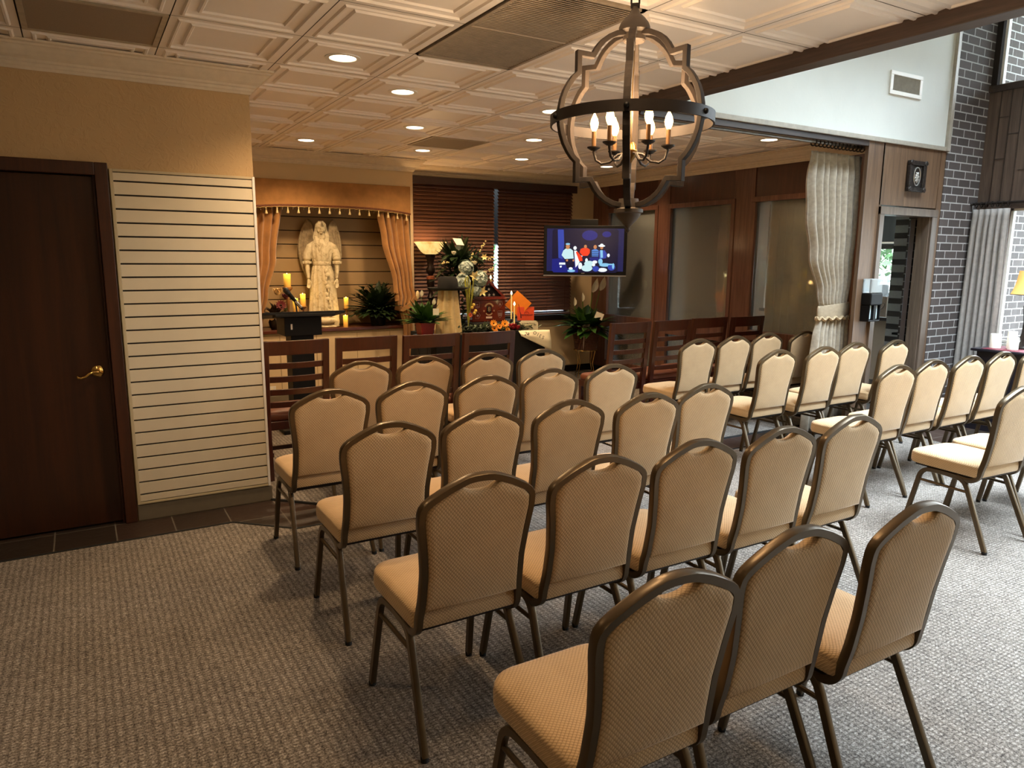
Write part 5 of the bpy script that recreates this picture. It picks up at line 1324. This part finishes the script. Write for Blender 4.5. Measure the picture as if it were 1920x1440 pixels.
obj('band_fringe', MB().tube([(4.965+.235*math.cos(a), .048*math.sin(a), 1.075+.012*math.sin(a*14)) for a in [2*PI*i/120 for i in range(120)]], .013, 6, loop=True, cap=False), plain('knotted fringe', '#b09a7a', .9, scale=90, var=.4), t)
obj('lower_fall', cloth(zr(1.09, .003, 26), interp([(1.09, 4.75), (.9, 4.71), (.5, 4.66), (0, 4.64)]), interp([(1.09, 5.18), (0, 5.20)]), 0, interp([(1.09, .022), (.8, .034), (0, .036)]), 8, nx=150, ph=.6), vel, t, solid=.004, ang=70)
t = thing('curtain_rod', 'dark metal curtain rod with rings under the timber header', 'curtain rod', (0, .37, 2.630))
obj('rod', MB().tube([(2.40, 0, 0), (5.245, 0, 0)], .015, 14), plain('grey steel rod', '#8f8a86', .35, .7), t)
for k in range(14): x = 4.50+.053*k; obj('curtain_ring', MB().tube([(x+.004*math.sin(a), .028*math.cos(a), -.006+.030*math.sin(a)) for a in [2*PI*i/18 for i in range(18)]], .006, 6, loop=True, cap=False), M['iron'], t)
obj('end_socket', MB().lathe([(0, 0), (.032, 0), (.032, .012), (.020, .02), (.0, .02)], n=16, T=Matrix.Translation((5.25, 0, 0)) @ Matrix.Rotation(-PI/2, 4, 'Y')), M['iron'], t)
# right atrium curtain
gv = plain('silver grey velvet', '#97908a', .8, var=.12, scale=25, sheen=.4)
t = thing('drape', 'long grey drape hanging straight beside the bright side window', 'curtain', (6.78, 0, 0))
obj('cloth', cloth(zr(2.13, .02, 30), interp([(2.13, -.185), (1, -.20), (0, -.23)]), interp([(2.13, .155), (1, .165), (0, .175)]), 0, interp([(2.13, .010), (1.9, .022), (0, .03)]), 6, nx=90, axis='Y'), gv, t, solid=.004, ang=70)
t = thing('curtain_rod', 'dark curtain rod with rings above the bright side window', 'curtain rod', (6.79, 0, 2.185))
obj('rod', MB().tube([(0, .175, 0), (0, -5.2, 0)], .013, 12), M['iron'], t)
for k in range(7): y_ = .14-.05*k; obj('curtain_ring', MB().tube([(.024*math.cos(a), y_, -.010+.026*math.sin(a)) for a in [2*PI*i/16 for i in range(16)]], .005, 6, loop=True, cap=False), M['iron'], t)
obj('finial', MB().ell((0, .19, 0), (.02, .02, .02), 12, 8), M['iron'], t)
obj('wall_bracket', MB().box(-.008, .11, .08, .10, -.01, .01), M['iron'], t, smooth=False)
# console table, runner, candles, lamp
t = thing('console_table', 'dark navy console table under the bright window at the right edge', 'table', (6.52, -1.0, 0))
nv = plain('dark navy lacquer', '#14131c', .35)
obj('tabletop', MB().box(-.235, .225, -.80, .785, .765, .79), nv, t, smooth=False, bevel=.006); obj('table_body', MB().box(-.20, .20, -.74, .74, .10, .765), nv, t, smooth=False, bevel=.004); obj('plinth', MB().box(-.21, .21, -.76, .76, 0, .10), nv, t, smooth=False)
o = obj('table_runner', MB().box(6.31, 6.72, -1.6, -.30, .7905, .794), plain('wine red runner', '#6e2030', .7), smooth=False); tag(o, 'wine red runner laid on the dark console table', 'table runner')
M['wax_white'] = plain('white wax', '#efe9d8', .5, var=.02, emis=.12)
for k, (x, y_, h, r, lb) in enumerate(((6.47, -.345, .135, .048, 'leftmost short white pillar candle on the red runner'), (6.54, -.455, .165, .04, 'taller middle white pillar candle on the red runner'), (6.47, -.50, .115, .045, 'yellowish pillar candle at the right frame edge'))):
    t = thing('pillar_candle', lb, 'candle', (x, y_, .7945)); obj('wax', MB().lathe([(0, 0), (r, 0), (r, h*.97), (r*.94, h), (r*.6, h-.008), (0, h-.01)], n=24), M['wax_white'], t); obj('wick', MB().tube([(0, 0, h-.012), (.001, 0, h+.006)], .0015, 5), M['black'], t)
t = thing('table_lamp', 'table lamp with glowing amber bell shade and dark turned base at the right edge', 'table lamp', (6.60, -.52, .7945))
obj('base', MB().lathe([(0, 0), (.07, 0), (.07, .015), (.03, .03), (.018, .08), (.028, .11), (.018, .15), (.014, .25), (.022, .33), (.03, .40), (.016, .45), (.008, .50), (0, .50)], n=20), M['iron'], t)
m = MB().lathe([(.155, .515), (.135, .56), (.115, .63), (.105, .70), (.100, .735), (.097, .735), (.102, .70), (.112, .63), (.132, .56), (.152, .515)], n=8, cap=False); obj('lamp_shade', m, plain('amber lamp shade', '#d9a45c', .7, emis=.9, var=.05), t, ang=80)
obj('shade_trim', MB().tube([(.155*math.cos(a), .155*math.sin(a), .515) for a in [2*PI*i/8 for i in range(8)]], .004, 5, loop=True, cap=False), M['iron'], t)
# wall vent, plaque, dispenser
t = thing('wall_vent', 'white framed vent on the bright upper wall', 'vent', (5.485, YH, 3.178))
obj('frame', MB().box(-.245, .245, -.014, 0, .065, .10).box(-.245, .245, -.014, 0, -.10, -.065).box(-.245, -.205, -.014, 0, -.065, .065).box(.205, .245, -.014, 0, -.065, .065), M['white'], t, smooth=False, bevel=.003)
m = MB()
for k in range(34): x = -.2+.4*(k+.5)/34; m.add([(x-.004, -.002, -.065), (x+.003, -.011, -.065), (x+.003, -.011, .065), (x-.004, -.002, .065)], [(0, 1, 2, 3)])
obj('louvres', m, plain('vent vane', '#9a9488', .5), t, smooth=False, solid=.001); obj('backing', MB().box(-.205, .205, -.001, 0, -.065, .065), M['panel_gap'], t, smooth=False)
t = thing('framed_relief', 'ornate dark carved frame with silver oval relief above the doorway', 'wall ornament', (5.76, YH-.005, 2.395))
pl = plain('dark pewter carving', '#37312e', .4, .5, scale=70, var=.4, bump=.5)
obj('frame', MB().box(-.135, .135, -.035, 0, .10, .14).box(-.135, .135, -.035, 0, -.14, -.10).box(-.135, -.085, -.035, 0, -.10, .10).box(.085, .135, -.035, 0, -.10, .10).box(-.085, .085, -.018, 0, -.10, .10), pl, t, smooth=False, bevel=.006)
m = MB()
for sx_ in (-1, 1):
    for sz_ in (-1, 1):
        for k in range(5): a = k*1.1; m.ell((sx_*(.115+.012*math.cos(a)), -.037, sz_*(.120+.012*math.sin(a))), (.014, .008, .014), 8, 6)
obj('corner_scrolls', m, pl, t)
m = MB().tube([(.05*math.cos(a), -.022, .082*math.sin(a)) for a in [2*PI*i/32 for i in range(32)]], .006, 6, loop=True, cap=False)
for k in range(26): a = rr.uniform(0, 6.28); q = rr.uniform(0, .8); m.ell((.038*q*math.cos(a), -.022, .068*q*math.sin(a)), (.009, .008, .012), 8, 6)
obj('oval_relief', m, plain('tarnished silver', '#b9b6b0', .3, .8), t)
t = thing('sanitizer_dispenser', 'clear and black wall dispenser stacked on the left door casing', 'dispenser', (5.20, YH-.002, 1.26))
obj('upper_tank', MB().box(-.085, .085, -.09, 0, .06, .19), mk_glass('clear plastic', (.85, .9, .95), .1, .35), t, smooth=False, bevel=.008)
obj('pump_body', MB().box(-.09, .09, -.10, 0, -.05, .06), M['black'], t, smooth=False, bevel=.01)
obj('lower_holder', MB().box(-.085, -.075, -.09, 0, -.19, -.05).box(.075, .085, -.09, 0, -.19, -.05).box(-.085, .085, -.09, 0, -.20, -.185).box(-.02, .02, -.09, 0, -.19, -.05), M['black'], t, smooth=False, bevel=.004)
obj('refill_bottle', MB().box(-.07, -.025, -.07, -.01, -.18, -.05).box(.025, .07, -.07, -.01, -.18, -.05), plain('pale blue plastic', '#c9dde2', .3), t, smooth=False, bevel=.006)

# ================================================================ HALL BEYOND + OUTDOORS
m = MB().box(8.2, 8.35, YH+.13, 1.40, 0, H).box(8.2, 8.35, 3.9, YW+.3, 0, H).box(8.2, 8.35, 1.40, 3.9, 0, .86).box(8.2, 8.35, 1.40, 3.9, 2.45, H)
struct('wall_hall_window_side', m, plain('hall beige paint', '#a68e76', .8, var=.03), smooth=False)
struct('wall_hall_back', MB().box(XR+.1, 5.9, YW+.15, YW+.3, 0, H).box(8.0, 8.35, YW+.15, YW+.3, 0, H).box(5.9, 8.0, YW+.15, YW+.3, 0, .15).box(5.9, 8.0, YW+.15, YW+.3, 2.4, H), M['wall_cream'], smooth=False)
struct('window_10', MB().box(5.9, 8.0, YW+.2, YW+.204, .15, 2.4), M['glass'], 'tall hall window beyond the dusty panes', smooth=False)
struct('wall_daylight_backdrop', MB().box(4.8, 14, 8.2, 8.35, -.2, 3.4), plain('pale daylight backdrop', '#b4c2cc', .9, var=.1, scale=1), smooth=False)  # added backdrop, its pale blue stands in for the daylight beyond the panes
struct('ceiling_hall', MB().box(XR+.1, 8.35, YH+.12, YW+.3, H, H+.1), M['wall_cream'], smooth=False)
struct('trim_15', MB().box(8.10, 8.22, 1.38, 3.9, .82, .865), plain('dark sill', '#33261f', .4), 'dark sill of the hall window', smooth=False, bevel=.004)
struct('window_8', MB().box(8.27, 8.274, 1.40, 3.9, .86, 2.45), M['glass'], 'hall window seen through the doorway', smooth=False)
struct('wall_hall_pier', MB().box(7.45, 8.2, 1.22, 1.38, 0, H), M['brick'], smooth=False)
D2 = struct('door_2', MB().add([Matrix.Translation((6.10, .34, 0)) @ Matrix.Rotation(math.radians(30.5), 4, 'Z') @ Vector(v) for v in [(x, y_, z) for x in (0, .86) for y_ in (0, .045) for z in (.01, 2.03)]], [(0, 1, 3, 2), (4, 6, 7, 5), (0, 4, 5, 1), (2, 3, 7, 6), (0, 2, 6, 4), (1, 5, 7, 3)]), plain('dark stained door', '#2f2623', .4), 'dark door standing open in the doorway', smooth=False, bevel=.003)
obj('latch', MB().cbox((0, 0, 0), (.004, .03, .10), Matrix.Translation((6.10, .34, .99)) @ Matrix.Rotation(math.radians(30.5), 4, 'Z') @ Matrix.Translation((.862, .022, 0))), M['brass'], D2, smooth=False)
t = thing('heart_sign', 'small tan sign with a drawn heart standing on the hall window sill', 'sign', (8.14, 1.90, .868)); obj('board', MB().box(-.008, .008, -.08, .08, 0, .27), plain('tan board', '#9d8672', .8), t, smooth=False)
obj('heart_outline', MB().tube([(-.010, -.055*math.sin(a)**3*1.0, .15+.055*(.81*math.cos(a)-.31*math.cos(2*a)-.12*math.cos(3*a))) for a in [2*PI*i/30 for i in range(30)]], .003, 5, loop=True, cap=False), M['panel_gap'], t)
t = thing('white_panel', 'narrow white board on the hall window sill beside the heart sign', 'board', (8.14, 1.785, .868)); obj('board', MB().box(-.006, .006, -.03, .03, 0, .27), M['white'], t, smooth=False)
t = thing('square_picture', 'dark framed picture with small brown square on the hall window sill', 'picture', (8.14, 1.655, .868)); obj('frame', MB().box(-.008, .008, -.085, .085, 0, .245), M['panel_gap'], t, smooth=False)
obj('mat', MB().box(-.010, -.008, -.085, .085, .085, .19), M['cream'], t, smooth=False); obj('centre_square', MB().box(-.012, -.010, -.02, .02, .12, .16), M['leather'], t, smooth=False)
t = thing('side_shelf', 'small dark shelf on a post inside the hall', 'shelf', (7.40, 1.08, 0)); obj('top', MB().box(-.14, .14, -.1, .1, .74, .765), M['black'], t, smooth=False); obj('post', MB().box(-.03, .03, -.03, .03, .02, .74), M['black'], t, smooth=False); obj('foot', MB().box(-.12, .12, -.1, .1, 0, .02), M['black'], t, smooth=False)
# outdoors
struct('ground_outside', MB().box(-30, 60, 4.86, 60, -.3, -.15).box(8.45, 60, -40, 4.86, -.3, -.15).box(-30, 8.45, -40, -5.9, -.3, -.15), plain('pale paving', '#5c605a', .9), smooth=False)
t = thing('awning', 'black fabric awning outside the hall window', 'awning', (8.9, 2.6, 1.78)); obj('canopy', MB().add([(-.45, -2.2, .75), (-.45, 2.2, .75), (.35, 2.2, .06), (.35, -2.2, .06), (.35, -2.2, 0), (.35, 2.2, 0)], [(0, 1, 2, 3), (3, 2, 5, 4)]), M['blackcloth'], t, smooth=False, solid=.02)
obj('valance_bar', MB().tube([(.30, -2.2, .10), (.30, 2.2, .10)], .02, 8), M['white'], t)
bark = plain('grey bark', '#4c4d4d', .9, var=.25, scale=12, bump=.4)
t = thing('tree', 'spreading green tree with forked grey trunk outside the hall window', 'tree', (13, 4.9, -.15))
obj('trunk', MB().tube([(0, .1, 0), (0, .05, .9), (.1, .1, 1.25)], [.16, .13, .10], 10).tube([(0, .05, .85), (0, -.35, 1.25), (.1, -.7, 1.5), (0, -1.2, 1.65)], [.11, .08, .07, .05], 8).tube([(0, .05, .9), (.1, .4, 1.3), (.0, .8, 1.7)], [.11, .08, .05], 8).tube([(0, -.25, 1.15), (0, -.5, 1.2), (0, -1.0, 1.38)], [.07, .06, .05], 8), bark, t)
m = MB()
for i in range(1500):
    c0 = Vector((rr.uniform(-1.4, 1.4), rr.uniform(-1.9, 1.9), rr.uniform(1.45, 3.2)))
    if abs(c0.y)/2.1+abs(c0.z-2.4)/1.1 > 1.2: continue
    m.leaf(c0, (rr.uniform(-1, 1), rr.uniform(-1, 1), rr.uniform(-.4, 1)), .22, .15, .1, 2)
obj('foliage', m, plain('pale green outdoor leaf', '#4f7046', .6, var=.3), t)
t = thing('lattice_fence', 'white lattice fence beyond the tree', 'fence', (14.2, 5.2, -.15)); m = MB()
for k in range(22): y_ = -2+.2*k; m.box(-.01, .01, y_-.02, y_+.02, 0, 1.5)
for k in range(7): m.box(-.012, .012, -2.1, 2.3, .2*k+.1, .2*k+.14)
obj('lattice', m, plain('lattice white', '#a5a5a2', .6), t, smooth=False)
t = thing('hedge', 'pale green shrub outside showing through the slit between the blinds', 'hedge', (4.4, 7.2, -.15)); m = MB()
for i in range(700): m.leaf((rr.uniform(-1.4, 1.2), rr.uniform(-.3, .3), rr.uniform(0, 2.0)), (rr.uniform(-1, 1), rr.uniform(-1, .5), rr.uniform(-.3, 1)), .2, .13, .1, 2)
obj('foliage', m, plain('pale hedge leaf', '#5f8a5a', .6, var=.3), t)
t = thing('eave', 'dark roof eave outside above the blinds', 'eave', (3.7, 5.35, 1.80)); obj('soffit', MB().box(-2.2, 2.2, -.4, .6, 0, 1.3), M['black'], t, smooth=False)
